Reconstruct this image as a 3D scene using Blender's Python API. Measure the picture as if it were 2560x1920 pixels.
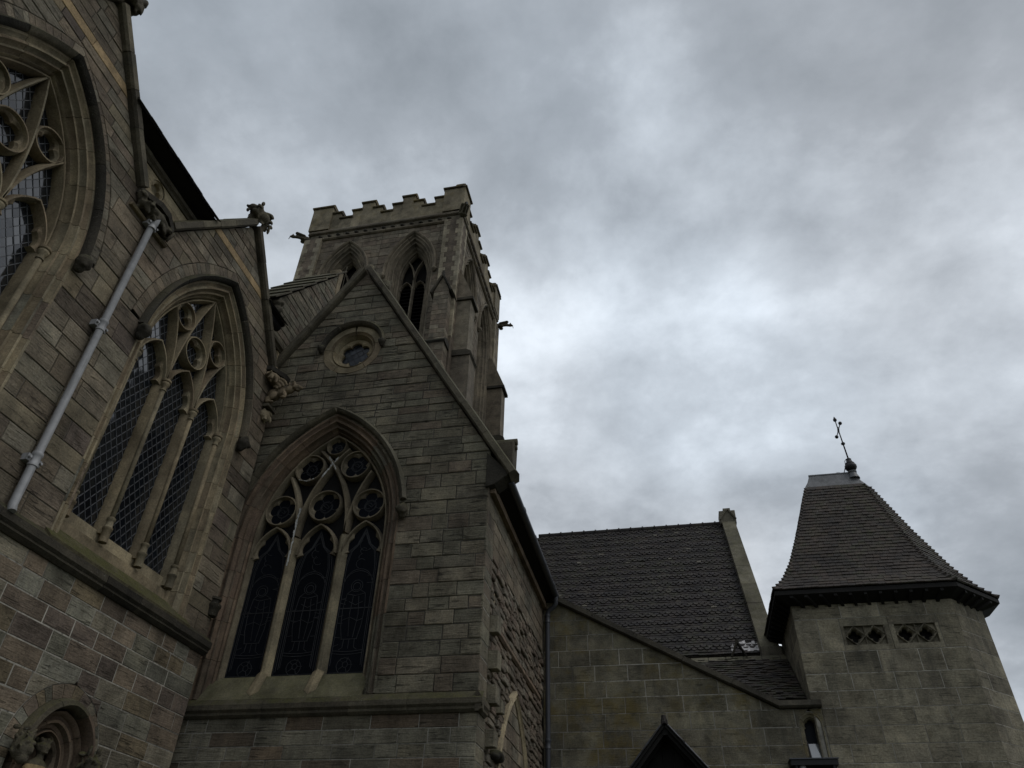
import bpy, math, random
from mathutils import Vector, Matrix
R = math.radians
for _o in list(bpy.data.objects): bpy.data.objects.remove(_o)
scn = bpy.context.scene
COL = scn.collection

# ------------------------------------------------------------------ camera
YAW, PIT, ROL, FPX = R(-12.737), R(37.981), R(1.851), 1838.3
CAM = Vector((0, 0, 1.6))
_f = Vector((math.sin(YAW)*math.cos(PIT), math.cos(YAW)*math.cos(PIT), math.sin(PIT)))
_r0 = Vector((math.cos(YAW), -math.sin(YAW), 0)); _u0 = _r0.cross(_f)
_r = _r0*math.cos(ROL) + _u0*math.sin(ROL); _u = _u0*math.cos(ROL) - _r0*math.sin(ROL)
cam = bpy.data.cameras.new('camera'); cam.sensor_width = 36; cam.lens = 36*FPX/2560
cam.clip_end = 3000; cam.clip_start = 0.05
co = bpy.data.objects.new('camera', cam); COL.objects.link(co)
co.matrix_world = Matrix.Translation(CAM) @ Matrix((_r, _u, -_f)).transposed().to_4x4()
scn.camera = co
scn.render.resolution_x, scn.render.resolution_y = 1024, 768

def project(p):
    d = Vector(p)-CAM; z = d.dot(_f)
    if z < 0.1: return None
    return (1280+FPX*d.dot(_r)/z, 960-FPX*d.dot(_u)/z, z)
def in_frame(p, m=60):
    q = project(p)
    return q is not None and -m < q[0] < 2560+m and -m < q[1] < 1920+m

# ------------------------------------------------------------------ world, sun, exposure
SUN_EL, SUN_AZ = R(52), R(100)     # azimuth clockwise from +y
w = bpy.data.worlds.new('World'); scn.world = w; w.use_nodes = True
nt = w.node_tree; nt.nodes.clear()
def N(t, **k):
    n = nt.nodes.new(t)
    for a, b in k.items(): setattr(n, a, b)
    return n
def L(a, b): nt.links.new(a, b)
out = N('ShaderNodeOutputWorld'); bg = N('ShaderNodeBackground'); bg.inputs[1].default_value = 1.2
sky = N('ShaderNodeTexSky', sky_type='NISHITA'); sky.sun_disc = False
sky.sun_elevation = SUN_EL; sky.sun_rotation = SUN_AZ; sky.dust_density = 3.0
tc = N('ShaderNodeTexCoord'); sep = N('ShaderNodeSeparateXYZ'); L(tc.outputs['Generated'], sep.inputs[0])
def mth(op, a, b=None, c=None):
    n = N('ShaderNodeMath', operation=op)
    for i, v in enumerate((a, b, c)):
        if v is None: continue
        if isinstance(v, (int, float)): n.inputs[i].default_value = v
        else: L(v, n.inputs[i])
    return n.outputs[0]
zz = mth('ADD', mth('MAXIMUM', sep.outputs[2], 0.0), 0.35)
cx = mth('DIVIDE', sep.outputs[0], zz); cy = mth('DIVIDE', sep.outputs[1], zz)
cmb = N('ShaderNodeCombineXYZ'); L(cx, cmb.inputs[0]); L(cy, cmb.inputs[1]); cmb.inputs[2].default_value = 0.7
def wnoise(sc, det, rough, dist, off):
    mp = N('ShaderNodeMapping'); mp.inputs['Location'].default_value = off; L(cmb.outputs[0], mp.inputs[0])
    n = N('ShaderNodeTexNoise'); L(mp.outputs[0], n.inputs['Vector'])
    n.inputs['Scale'].default_value = sc; n.inputs['Detail'].default_value = det
    n.inputs['Roughness'].default_value = rough; n.inputs['Distortion'].default_value = dist
    return n.outputs[0]
OX, OY = 30.523, 9.154
na = wnoise(1.15, 2, 0.5, 0.25, (OX, OY, 0)); nb = wnoise(2.6, 9, 0.58, 0.12, (OX+4.1, OY+2.3, 0)); nc = wnoise(1.1, 2, 0.5, 0.3, (7.7, 9.2, 3))
nd = wnoise(9.0, 5, 0.6, 0.1, (OX+1.1, OY+7.3, 0))
cl = mth('ADD', mth('ADD', mth('MULTIPLY', na, 0.46), mth('MULTIPLY', nb, 0.42)), mth('MULTIPLY', nd, 0.12))
rp = N('ShaderNodeValToRGB'); L(cl, rp.inputs[0])
e = rp.color_ramp.elements
e[0].position = 0.35; e[0].color = (0.190, 0.210, 0.230, 1)
e[1].position = 0.615; e[1].color = (0.700, 0.745, 0.795, 1)
e2 = e.new(0.465); e2.color = (0.318, 0.343, 0.372, 1)
e3 = e.new(0.54); e3.color = (0.478, 0.512, 0.550, 1)
mixp = N('ShaderNodeMix', data_type='RGBA', blend_type='MULTIPLY'); mixp.inputs[0].default_value = 1.0
rp2 = N('ShaderNodeValToRGB'); L(nc, rp2.inputs[0])
rp2.color_ramp.elements[0].position = 0.40; rp2.color_ramp.elements[0].color = (1.0, 0.995, 0.995, 1)
rp2.color_ramp.elements[1].position = 0.62; rp2.color_ramp.elements[1].color = (0.97, 1.0, 1.03, 1)
L(rp.outputs[0], mixp.inputs[6]); L(rp2.outputs[0], mixp.inputs[7])
skm = N('ShaderNodeMix', data_type='RGBA', blend_type='MULTIPLY'); skm.inputs[0].default_value = 1.0
L(sky.outputs[0], skm.inputs[6]); skm.inputs[7].default_value = (0.07, 0.07, 0.07, 1)
mix = N('ShaderNodeMix', data_type='RGBA'); mix.inputs[0].default_value = 0.94
L(skm.outputs[2], mix.inputs[6]); L(mixp.outputs[2], mix.inputs[7])
L(mix.outputs[2], bg.inputs[0]); L(bg.outputs[0], out.inputs[0])

sd = bpy.data.lights.new('sun', 'SUN'); sd.energy = 0.65; sd.angle = R(40); sd.color = (1.0, 0.965, 0.92)
so = bpy.data.objects.new('sun', sd); COL.objects.link(so)
sdir = Vector((math.sin(SUN_AZ)*math.cos(SUN_EL), math.cos(SUN_AZ)*math.cos(SUN_EL), math.sin(SUN_EL)))
so.rotation_euler = sdir.to_track_quat('Z', 'Y').to_euler(); so.location = (20, 0, 60)
vs = scn.view_settings
vs.view_transform = 'Standard'; vs.look = 'None'; vs.exposure = 0.13; vs.gamma = 1.0; vs.use_curve_mapping = False

# ------------------------------------------------------------------ materials
def newmat(name):
    m = bpy.data.materials.new(name); m.use_nodes = True
    t = m.node_tree; t.nodes.clear()
    o = t.nodes.new('ShaderNodeOutputMaterial'); b = t.nodes.new('ShaderNodeBsdfPrincipled')
    t.links.new(b.outputs[0], o.inputs[0])
    return m, t, b
class NT:
    def __init__(s, t): s.t = t
    def n(s, ty, **k):
        n = s.t.nodes.new(ty)
        for a, b in k.items(): setattr(n, a, b)
        return n
    def l(s, a, b): s.t.links.new(a, b)
    def math(s, op, a, b=None, clamp=False):
        n = s.n('ShaderNodeMath', operation=op, use_clamp=clamp)
        for i, v in enumerate((a, b)):
            if v is None: continue
            if isinstance(v, (int, float)): n.inputs[i].default_value = v
            else: s.l(v, n.inputs[i])
        return n.outputs[0]
    def noise(s, vec, sc, det=4, rough=0.55, dist=0.0):
        n = s.n('ShaderNodeTexNoise'); s.l(vec, n.inputs['Vector'])
        n.inputs['Scale'].default_value = sc; n.inputs['Detail'].default_value = det
        n.inputs['Roughness'].default_value = rough; n.inputs['Distortion'].default_value = dist
        return n.outputs[0]
    def mapv(s, vec, scale=(1, 1, 1)):
        n = s.n('ShaderNodeMapping'); s.l(vec, n.inputs[0]); n.inputs['Scale'].default_value = scale
        return n.outputs[0]
    def ramp(s, f, stops, interp='LINEAR'):
        n = s.n('ShaderNodeValToRGB'); s.l(f, n.inputs[0]); n.color_ramp.interpolation = interp
        e = n.color_ramp.elements
        while len(e) < len(stops): e.new(0.5)
        for i, (p, c) in enumerate(stops):
            e[i].position = p; e[i].color = (*c, 1) if len(c) == 3 else c
        return n.outputs[0]
    def mix(s, f, a, b, mode='MIX'):
        n = s.n('ShaderNodeMix', data_type='RGBA', blend_type=mode)
        for i, v in ((0, f), (6, a), (7, b)):
            if isinstance(v, (int, float)): n.inputs[i].default_value = v
            elif isinstance(v, tuple): n.inputs[i].default_value = (*v, 1)
            else: s.l(v, n.inputs[i])
        return n.outputs[2]
    def step(s, v, lo, hi):
        n = s.n('ShaderNodeMapRange', clamp=True); s.l(v, n.inputs[0])
        n.inputs[1].default_value = lo; n.inputs[2].default_value = hi
        return n.outputs[0]

def stone_mat(name, palette, tone=0.35, streak=0.45, lichen=0.25, moss=0.0, bump=0.5, strat=0.5, fine=34., pit=0.4, yellow=0.0, scale=1.0, crack=0.0, wea=0.75):
    m, t, b = newmat(name); k = NT(t)
    geo = k.n('ShaderNodeNewGeometry'); oi = k.n('ShaderNodeObjectInfo')
    rnd = k.math('FRACT', k.math('ADD', k.math('MULTIPLY', oi.outputs['Random'], 7.31), geo.outputs['Random Per Island']))
    pos = geo.outputs['Position']
    off = k.n('ShaderNodeVectorMath', operation='ADD'); k.l(pos, off.inputs[0])
    cb = k.n('ShaderNodeCombineXYZ'); k.l(k.math('MULTIPLY', rnd, 41.), cb.inputs[0]); k.l(k.math('MULTIPLY', rnd, 17.), cb.inputs[2])
    k.l(cb.outputs[0], off.inputs[1]); lp = off.outputs[0]
    palette = [(c[0]*1.08, c[1]*1.035, c[2]*0.95) for c in palette]; nP = len(palette)
    col = k.ramp(rnd, [(i/nP, c) for i, c in enumerate(palette)], 'CONSTANT')
    r2 = k.math('FRACT', k.math('MULTIPLY', rnd, 13.7))
    col = k.mix(1.0, col, k.ramp(r2, [(0, (1-tone,)*3), (1, (1+tone*0.8,)*3)]), 'MULTIPLY')
    big = k.noise(lp, 2.6*scale, 6, 0.65)
    col = k.mix(0.9, col, k.ramp(big, [(0.28, (0.58, 0.56, 0.53)), (0.5, (1.0, 1.0, 1.0)), (0.72, (1.38, 1.36, 1.32))]), 'MULTIPLY')
    fn = k.noise(lp, fine*scale, 7, 0.7)
    col = k.mix(0.85, col, k.ramp(fn, [(0.3, (0.60, 0.60, 0.60)), (0.7, (1.40, 1.39, 1.36))]), 'MULTIPLY')
    # weathering that runs over joints: worn pale patches and sooty ones
    wx = k.noise(pos, 1.15*scale, 8, 0.68, 0.3)
    col = k.mix(wea, col, k.ramp(wx, [(0.34, (0.48, 0.47, 0.45)), (0.5, (1.0, 1.0, 1.0)), (0.66, (1.42, 1.40, 1.34))]), 'MULTIPLY')
    # bedding lines of the sandstone
    sv = k.mapv(lp, (1.2, 1.2, 16))
    st = k.noise(sv, 2.2*scale, 5, 0.65, 0.6)
    if crack:
        ck = k.math('MULTIPLY', k.step(k.noise(k.mapv(lp, (1, 1, 11)), 2.4*scale, 5, 0.62, 0.4), 0.585, 0.635), k.step(k.noise(pos, 1.6, 4, 0.6), 0.42, 0.58))
        col = k.mix(k.math('MULTIPLY', ck, crack), col, (0.016, 0.015, 0.013))
        st = k.math('SUBTRACT', st, k.math('MULTIPLY', ck, 1.0))
    # rain stains
    ws = k.mapv(pos, (2.6, 2.6, 0.32))
    s1 = k.noise(ws, 1.0*scale, 5, 0.6, 0.3)
    s2 = k.noise(pos, 0.55*scale, 3, 0.5)
    sm = k.math('MULTIPLY', k.step(s1, 0.48, 0.72), k.step(s2, 0.35, 0.62))
    col = k.mix(k.math('MULTIPLY', sm, streak), col, (0.030, 0.030, 0.026))
    # pale lichen
    ln = k.math('MULTIPLY', k.step(k.noise(pos, 19*scale, 5, 0.7, 0.4), 0.62, 0.72), k.step(k.noise(pos, 1.3*scale, 3, 0.5), 0.45, 0.62))
    col = k.mix(k.math('MULTIPLY', ln, lichen), col, (0.36, 0.37, 0.32))
    if yellow:
        yn = k.math('MULTIPLY', k.step(k.noise(pos, 2.0, 7, 0.7), 0.47, 0.62), k.step(k.noise(pos, 0.6, 3, 0.5), 0.42, 0.56))
        col = k.mix(k.math('MULTIPLY', yn, yellow), col, (0.16, 0.115, 0.025))
    if moss:
        nz = k.n('ShaderNodeSeparateXYZ'); k.l(geo.outputs['Normal'], nz.inputs[0])
        mm = k.math('MULTIPLY', k.step(nz.outputs[2], 0.1, 0.55), k.step(k.noise(pos, 4.5, 6, 0.7), 0.34, 0.58))
        col = k.mix(k.math('MULTIPLY', mm, moss), col, k.ramp(k.noise(pos, 30, 4, 0.7), [(0.35, (0.030, 0.034, 0.012)), (0.65, (0.105, 0.100, 0.028))]))
    k.l(col, b.inputs['Base Color'])
    b.inputs['Roughness'].default_value = 0.88; b.inputs['Specular IOR Level'].default_value = 0.25
    h = k.math('ADD', k.math('MULTIPLY', st, strat), k.math('MULTIPLY', fn, 0.45))
    pits = k.step(k.noise(lp, 60*scale, 3, 0.6), 0.36, 0.46)
    h = k.math('ADD', h, k.math('MULTIPLY', pits, pit*0.4))
    h = k.math('ADD', h, k.math('MULTIPLY', big, 0.6))
    bp = k.n('ShaderNodeBump'); bp.inputs['Strength'].default_value = min(1.0, bump*1.25); bp.inputs['Distance'].default_value = 0.028
    k.l(h, bp.inputs['Height']); k.l(bp.outputs[0], b.inputs['Normal'])
    return m

def simple_mat(name, col, rough=0.6, metal=0.0, var=0.25, sc=8., bump=0.15, spec=0.4, streak=0.0):
    m, t, b = newmat(name); k = NT(t)
    geo = k.n('ShaderNodeNewGeometry'); oi = k.n('ShaderNodeObjectInfo')
    rnd = k.math('FRACT', k.math('ADD', k.math('MULTIPLY', oi.outputs['Random'], 7.31), geo.outputs['Random Per Island']))
    n = k.noise(geo.outputs['Position'], sc, 6, 0.65)
    c = k.mix(1.0, col, k.ramp(n, [(0.3, (1-var,)*3), (0.7, (1+var,)*3)]), 'MULTIPLY')
    c = k.mix(1.0, c, k.ramp(rnd, [(0, (1-var,)*3), (1, (1+var,)*3)]), 'MULTIPLY')
    if streak:
        s1 = k.noise(k.mapv(geo.outputs['Position'], (9, 9, 0.9)), 1.5, 5, 0.6)
        c = k.mix(k.math('MULTIPLY', k.step(s1, 0.5, 0.7), streak), c, (0.02, 0.02, 0.018))
    k.l(c, b.inputs['Base Color']); b.inputs['Roughness'].default_value = rough
    b.inputs['Metallic'].default_value = metal; b.inputs['Specular IOR Level'].default_value = spec
    if bump:
        bp = k.n('ShaderNodeBump'); bp.inputs['Strength'].default_value = bump; bp.inputs['Distance'].default_value = 0.01
        k.l(k.noise(geo.outputs['Position'], sc*4, 5, 0.6), bp.inputs['Height']); k.l(bp.outputs[0], b.inputs['Normal'])
    return m

def tile_mat(name, palette, moss=0.2, lich=0.3):
    m, t, b = newmat(name); k = NT(t)
    geo = k.n('ShaderNodeNewGeometry'); oi = k.n('ShaderNodeObjectInfo')
    rnd = k.math('FRACT', k.math('ADD', k.math('MULTIPLY', oi.outputs['Random'], 7.31), geo.outputs['Random Per Island']))
    pos = geo.outputs['Position']
    col = k.ramp(rnd, [(0.994 if (i == len(palette)-1 and len(palette) > 8) else i/len(palette), c) for i, c in enumerate(palette)], 'CONSTANT')
    col = k.mix(0.9, col, k.ramp(k.noise(pos, 22, 6, 0.65), [(0.3, (0.5,)*3), (0.7, (1.6,)*3)]), 'MULTIPLY')
    col = k.mix(0.85, col, k.ramp(k.noise(pos, 1.4, 7, 0.7, 0.3), [(0.34, (0.42, 0.42, 0.42)), (0.66, (1.4, 1.33, 1.28))]), 'MULTIPLY')
    ln = k.math('MULTIPLY', k.step(k.noise(pos, 14, 5, 0.7), 0.57, 0.66), k.step(k.noise(pos, 0.9, 4, 0.55), 0.42, 0.58))
    col = k.mix(k.math('MULTIPLY', ln, lich), col, (0.15, 0.15, 0.13))
    mn = k.math('MULTIPLY', k.step(k.noise(pos, 5, 6, 0.7), 0.47, 0.6), k.step(k.noise(pos, 0.7, 4, 0.55), 0.43, 0.56))
    col = k.mix(k.math('MULTIPLY', mn, moss), col, (0.040, 0.044, 0.018))
    k.l(col, b.inputs['Base Color']); b.inputs['Roughness'].default_value = 0.72; b.inputs['Specular IOR Level'].default_value = 0.35
    bp = k.n('ShaderNodeBump'); bp.inputs['Strength'].default_value = 0.4; bp.inputs['Distance'].default_value = 0.01
    k.l(k.noise(pos, 50, 4, 0.6), bp.inputs['Height']); k.l(bp.outputs[0], b.inputs['Normal'])
    return m

def glass_mat(name, col, rough=0.08, ior=1.6, spec=0.5, tintvar=0.4, wav=0.3):
    m, t, b = newmat(name); k = NT(t)
    geo = k.n('ShaderNodeNewGeometry'); oi = k.n('ShaderNodeObjectInfo')
    rnd = k.math('FRACT', k.math('ADD', k.math('MULTIPLY', oi.outputs['Random'], 7.31), geo.outputs['Random Per Island']))
    c = k.mix(1.0, col, k.ramp(rnd, [(0, (1-tintvar,)*3), (1, (1+tintvar,)*3)]), 'MULTIPLY')
    k.l(c, b.inputs['Base Color'])
    k.l(k.math('ADD', k.math('MULTIPLY', k.noise(geo.outputs['Position'], 9, 4, 0.6), 0.14), rough), b.inputs['Roughness'])
    b.inputs['IOR'].default_value = ior; b.inputs['Specular IOR Level'].default_value = spec
    bp = k.n('ShaderNodeBump'); bp.inputs['Strength'].default_value = wav; bp.inputs['Distance'].default_value = 0.01
    k.l(k.noise(geo.outputs['Position'], 7, 2, 0.5), bp.inputs['Height']); k.l(bp.outputs[0], b.inputs['Normal'])
    return m

MT = {}
MT['aisle'] = stone_mat('aisle_sandstone', [(0.165, 0.136, 0.108), (0.158, 0.157, 0.132), (0.190, 0.159, 0.127), (0.138, 0.114, 0.095), (0.172, 0.173, 0.151), (0.158, 0.133, 0.095), (0.182, 0.170, 0.140), (0.122, 0.102, 0.091)], tone=0.26, streak=0.45, lichen=0.2, bump=0.75, strat=0.8, crack=.35)
MT['aisle_up'] = stone_mat('aisle_upper_sandstone', [(0.163, 0.139, 0.111), (0.149, 0.133, 0.109), (0.177, 0.156, 0.126), (0.140, 0.118, 0.098), (0.167, 0.156, 0.131), (0.154, 0.131, 0.105)], tone=0.24, streak=0.5, lichen=0.25, bump=1.0, strat=1.0, crack=.5)
MT['chapel'] = stone_mat('chapel_sandstone', [(0.142, 0.133, 0.106), (0.152, 0.147, 0.119), (0.130, 0.122, 0.101), (0.163, 0.148, 0.119), (0.144, 0.139, 0.114), (0.136, 0.116, 0.095)], tone=0.18, streak=0.5, lichen=0.40, bump=0.9, strat=1.1, crack=.65)
MT['chapel_low'] = stone_mat('chapel_base_sandstone', [(0.140, 0.131, 0.105), (0.158, 0.153, 0.128), (0.132, 0.105, 0.081), (0.165, 0.160, 0.135), (0.124, 0.103, 0.083), (0.145, 0.141, 0.118)], tone=0.22, streak=0.45, lichen=0.3, bump=0.8, strat=0.9, crack=.4)
MT['dress'] = stone_mat('dressed_tan_stone', [(0.200, 0.172, 0.122), (0.188, 0.160, 0.115), (0.210, 0.185, 0.135), (0.170, 0.140, 0.102), (0.178, 0.160, 0.120)], tone=0.14, streak=0.55, lichen=0.12, moss=0.15, bump=0.3, strat=0.4)
MT['dress_red'] = stone_mat('dressed_red_brown_stone', [(0.135, 0.102, 0.078), (0.125, 0.094, 0.075), (0.148, 0.112, 0.086), (0.120, 0.098, 0.078)], tone=0.14, streak=0.5, lichen=0.15, moss=0.15, bump=0.3, strat=0.4)
MT['dress_dim'] = stone_mat('tracery_stone', [(0.158, 0.138, 0.104), (0.148, 0.128, 0.098), (0.165, 0.146, 0.112)], tone=0.12, streak=0.5, lichen=0.25, bump=0.3, strat=0.3)
MT['dark'] = stone_mat('soot_blackened_stone', [(0.038, 0.035, 0.030), (0.048, 0.044, 0.036), (0.032, 0.030, 0.026)], tone=0.25, streak=0.4, lichen=0.55, moss=0.5, bump=0.9, strat=0.4)
MT['coping'] = stone_mat('weathered_coping_stone', [(0.085, 0.078, 0.062), (0.098, 0.090, 0.070), (0.078, 0.070, 0.056)], tone=0.2, streak=0.6, lichen=0.5, moss=0.6, bump=0.7, strat=0.4)
MT['pale'] = stone_mat('pale_new_stone', [(0.300, 0.262, 0.190), (0.285, 0.245, 0.175)], tone=0.08, streak=0.35, lichen=0.1, bump=0.25, strat=0.3)
MT['dress_wall'] = stone_mat('tan_wall_stone', [(0.178, 0.158, 0.118), (0.165, 0.146, 0.110), (0.158, 0.148, 0.118)], tone=0.2, streak=0.5, lichen=0.2, bump=0.6, strat=0.5, crack=.3)
MT['band'] = stone_mat('buff_band_stone', [(0.270, 0.205, 0.125), (0.255, 0.195, 0.118)], tone=0.1, streak=0.3, lichen=0.05, bump=0.2, strat=0.3)
MT['turret'] = stone_mat('turret_ashlar', [(0.184, 0.173, 0.138), (0.171, 0.161, 0.130), (0.192, 0.182, 0.147), (0.163, 0.153, 0.125)], tone=0.24, streak=0.75, lichen=0.6, bump=0.8, strat=0.45, fine=26, wea=.75, crack=.3)
MT['lean'] = stone_mat('lean_to_ashlar', [(0.142, 0.135, 0.106), (0.131, 0.124, 0.100), (0.152, 0.145, 0.112), (0.121, 0.114, 0.091)], tone=0.2, streak=0.75, lichen=0.6, yellow=0.5, bump=0.7, strat=0.4, wea=.95, crack=.25)
MT['rubble'] = stone_mat('rubble_stone', [(0.150, 0.125, 0.105), (0.165, 0.142, 0.120), (0.135, 0.108, 0.092), (0.180, 0.165, 0.142), (0.150, 0.132, 0.112)], tone=0.28, streak=0.4, lichen=0.25, bump=1.0, strat=1.0)
MT['tower'] = stone_mat('tower_sandstone', [(0.135, 0.117, 0.095), (0.148, 0.134, 0.110), (0.122, 0.102, 0.084), (0.141, 0.125, 0.104)], tone=0.22, streak=0.5, lichen=0.3, bump=0.7, strat=0.6, crack=.3)
MT['moss'] = stone_mat('mossy_sill_stone', [(0.105, 0.096, 0.062), (0.095, 0.088, 0.058)], tone=0.12, streak=0.7, lichen=0.5, moss=0.95, bump=0.8, strat=0.3)
MT['moss_light'] = stone_mat('algae_green_sill', [(0.112, 0.108, 0.076), (0.105, 0.100, 0.072)], tone=0.1, streak=0.5, lichen=0.3, moss=0.3, bump=0.3, strat=0.3)
MT['tower_dress'] = stone_mat('tower_dressed_stone', [(0.140, 0.124, 0.100), (0.132, 0.116, 0.094), (0.150, 0.132, 0.106)], tone=0.14, streak=0.5, lichen=0.15, bump=0.3, strat=0.4)
MT['quoin'] = stone_mat('pale_quoin_stone', [(0.205, 0.188, 0.148), (0.190, 0.172, 0.136), (0.215, 0.198, 0.160)], tone=0.14, streak=0.4, lichen=0.15, bump=0.3, strat=0.3)
MT['parapet'] = stone_mat('parapet_stone', [(0.165, 0.148, 0.112), (0.150, 0.134, 0.102), (0.175, 0.158, 0.122)], tone=0.14, streak=0.6, lichen=0.2, yellow=0.3, bump=0.4, strat=0.3)
MT['parapet_cap'] = stone_mat('parapet_cap_stone', [(0.090, 0.078, 0.056), (0.080, 0.070, 0.052)], tone=0.2, streak=0.5, lichen=0.3, yellow=0.5, moss=0.5, bump=0.5, strat=0.3)
MT['lichen_stone'] = stone_mat('lichened_stone', [(0.130, 0.124, 0.104), (0.118, 0.112, 0.094)], tone=0.15, streak=0.5, lichen=0.9, moss=0.3, bump=0.6, strat=0.3)
MT['dark_coping'] = stone_mat('dark_coping_stone', [(0.060, 0.056, 0.047), (0.068, 0.063, 0.053), (0.054, 0.050, 0.043)], tone=0.2, streak=0.5, lichen=0.35, moss=0.25, bump=0.6, strat=0.3)
MT['band_dim'] = stone_mat('tan_figure_stone', [(0.230, 0.180, 0.105), (0.215, 0.170, 0.100)], tone=0.06, streak=0.6, lichen=0.1, bump=0.4, strat=0.3)
MT['mortar'] = simple_mat('lime_mortar', (0.260, 0.245, 0.210), 0.95, 0, 0.35, 5., 0.3, 0.1, 0.75)
MT['mortar_dark'] = simple_mat('dark_mortar', (0.070, 0.064, 0.054), 0.95, 0, 0.4, 4., 0.3, 0.1, 0.5)
MT['tile_dark'] = tile_mat('dark_clay_tile', [(0.022, 0.017, 0.017), (0.026, 0.021, 0.018), (0.017, 0.014, 0.015), (0.030, 0.023, 0.019), (0.024, 0.021, 0.019), (0.020, 0.016, 0.017), (0.026, 0.022, 0.019), (0.023, 0.019, 0.017), (0.041, 0.036, 0.029), (0.021, 0.017, 0.017), (0.025, 0.020, 0.018), (0.116, 0.107, 0.085)], 0.4, 0.45)
MT['tile_brown'] = tile_mat('brown_clay_tile', [(0.040, 0.030, 0.024), (0.036, 0.028, 0.023), (0.044, 0.033, 0.025), (0.033, 0.026, 0.022), (0.038, 0.031, 0.025), (0.030, 0.025, 0.022)], 0.6, 0.5)
MT['lead'] = simple_mat('lead_sheet', (0.085, 0.087, 0.090), 0.5, 0.4, 0.3, 6., 0.25, 0.4, 0.35)
MT['pipe_grey'] = simple_mat('grey_painted_iron', (0.285, 0.285, 0.290), 0.5, 0, 0.16, 7., 0.2, 0.4, 0.4)
MT['pipe_dark'] = simple_mat('slate_painted_iron', (0.050, 0.052, 0.060), 0.45, 0, 0.15, 10., 0.1, 0.45)
MT['iron'] = simple_mat('black_iron', (0.014, 0.014, 0.015), 0.55, 0.3, 0.2, 12., 0.2, 0.4)
MT['timber'] = simple_mat('black_stained_timber', (0.012, 0.011, 0.010), 0.75, 0, 0.3, 9., 0.3, 0.2)
MT['glass'] = glass_mat('window_glass', (0.006, 0.008, 0.011), 0.02, 1.95, 0.5, 0.3, 0.12)
MT['glass_dim'] = glass_mat('dusty_glass', (0.020, 0.024, 0.030), 0.12, 1.45, 0.35, 0.6, 0.3)
MT['stained'] = glass_mat('stained_glass', (0.0045, 0.0055, 0.0080), 0.30, 1.45, 0.08, 0.5, 0.3)
MT['glass_bright'] = glass_mat('tilted_glass', (0.10, 0.105, 0.11), 0.06, 2.4, 0.6, 0.1, 0.1)
MT['came'] = simple_mat('lead_came', (0.078, 0.082, 0.088), 0.5, 0.5, 0.15, 20., 0.1, 0.5)
MT['came2'] = simple_mat('lead_came_old', (0.036, 0.037, 0.040), 0.55, 0.3, 0.3, 20., 0.1, 0.4)
MT['louvre'] = simple_mat('belfry_louvre', (0.012, 0.011, 0.010), 0.9, 0, 0.2, 9., 0.1, 0.1)
MT['white'] = simple_mat('pale_flaking_sheet', (0.42, 0.40, 0.39), 0.6, 0, 0.35, 14., 0.2, 0.3, 0.5)
MT['lime'] = simple_mat('bird_lime', (0.42, 0.42, 0.40), 0.9, 0, 0.3, 30., 0.3, 0.1)
MT['plant'] = simple_mat('dry_plant', (0.10, 0.085, 0.05), 0.9, 0, 0.4, 20., 0.2, 0.1)

def ground_mat():
    m, t, b = newmat('churchyard_grass'); k = NT(t)
    geo = k.n('ShaderNodeNewGeometry'); p = geo.outputs['Position']
    c = k.ramp(k.noise(p, 3, 6, 0.7), [(0.3, (0.030, 0.042, 0.014)), (0.7, (0.062, 0.075, 0.028))])
    c = k.mix(k.step(k.noise(p, 0.25, 3, 0.5), 0.5, 0.6), c, (0.075, 0.068, 0.055))
    k.l(c, b.inputs['Base Color']); b.inputs['Roughness'].default_value = 0.95
    return m
MT['ground'] = ground_mat()

# ------------------------------------------------------------------ mesh helpers
class Front:          # wall facing -y at y = Y : (u, v, d) -> (u, Y-d, v)
    def __init__(s, Y): s.Y = Y
    def __call__(s, u, v, d=0.0): return (u, s.Y-d, v)
class Side:           # wall facing +x at x = X : (u, v, d) -> (X+d, u, v)
    def __init__(s, X): s.X = X
    def __call__(s, u, v, d=0.0): return (s.X+d, u, v)
class Skew:           # wall from plan point a to plan point b, outward to the right of a->b reversed
    def __init__(s, a, b):
        s.a = Vector((a[0], a[1], 0)); t = Vector((b[0]-a[0], b[1]-a[1], 0)); s.len = t.length; s.t = t.normalized()
        s.n = s.t.cross(Vector((0, 0, 1)))
    def __call__(s, u, v, d=0.0):
        p = s.a + s.t*u + s.n*d; return (p.x, p.y, v)

def link(o, parent=None):
    COL.objects.link(o)
    if parent is not None: o.parent = parent
    return o
def tag(o, label=None, cat=None, group=None, kind=None):
    if label: o['label'] = label
    if cat: o['category'] = cat
    if group: o['group'] = group
    if kind: o['kind'] = kind
    return o
def thing(name, label, cat, loc=(0, 0, 0), group=None):
    o = bpy.data.objects.new(name, None); o.empty_display_size = 0.2; o.location = loc
    link(o); tag(o, label, cat, group); return o
def origin_of(parent):
    v = Vector((0, 0, 0))
    while parent is not None: v = v + parent.location; parent = parent.parent
    return v

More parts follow.
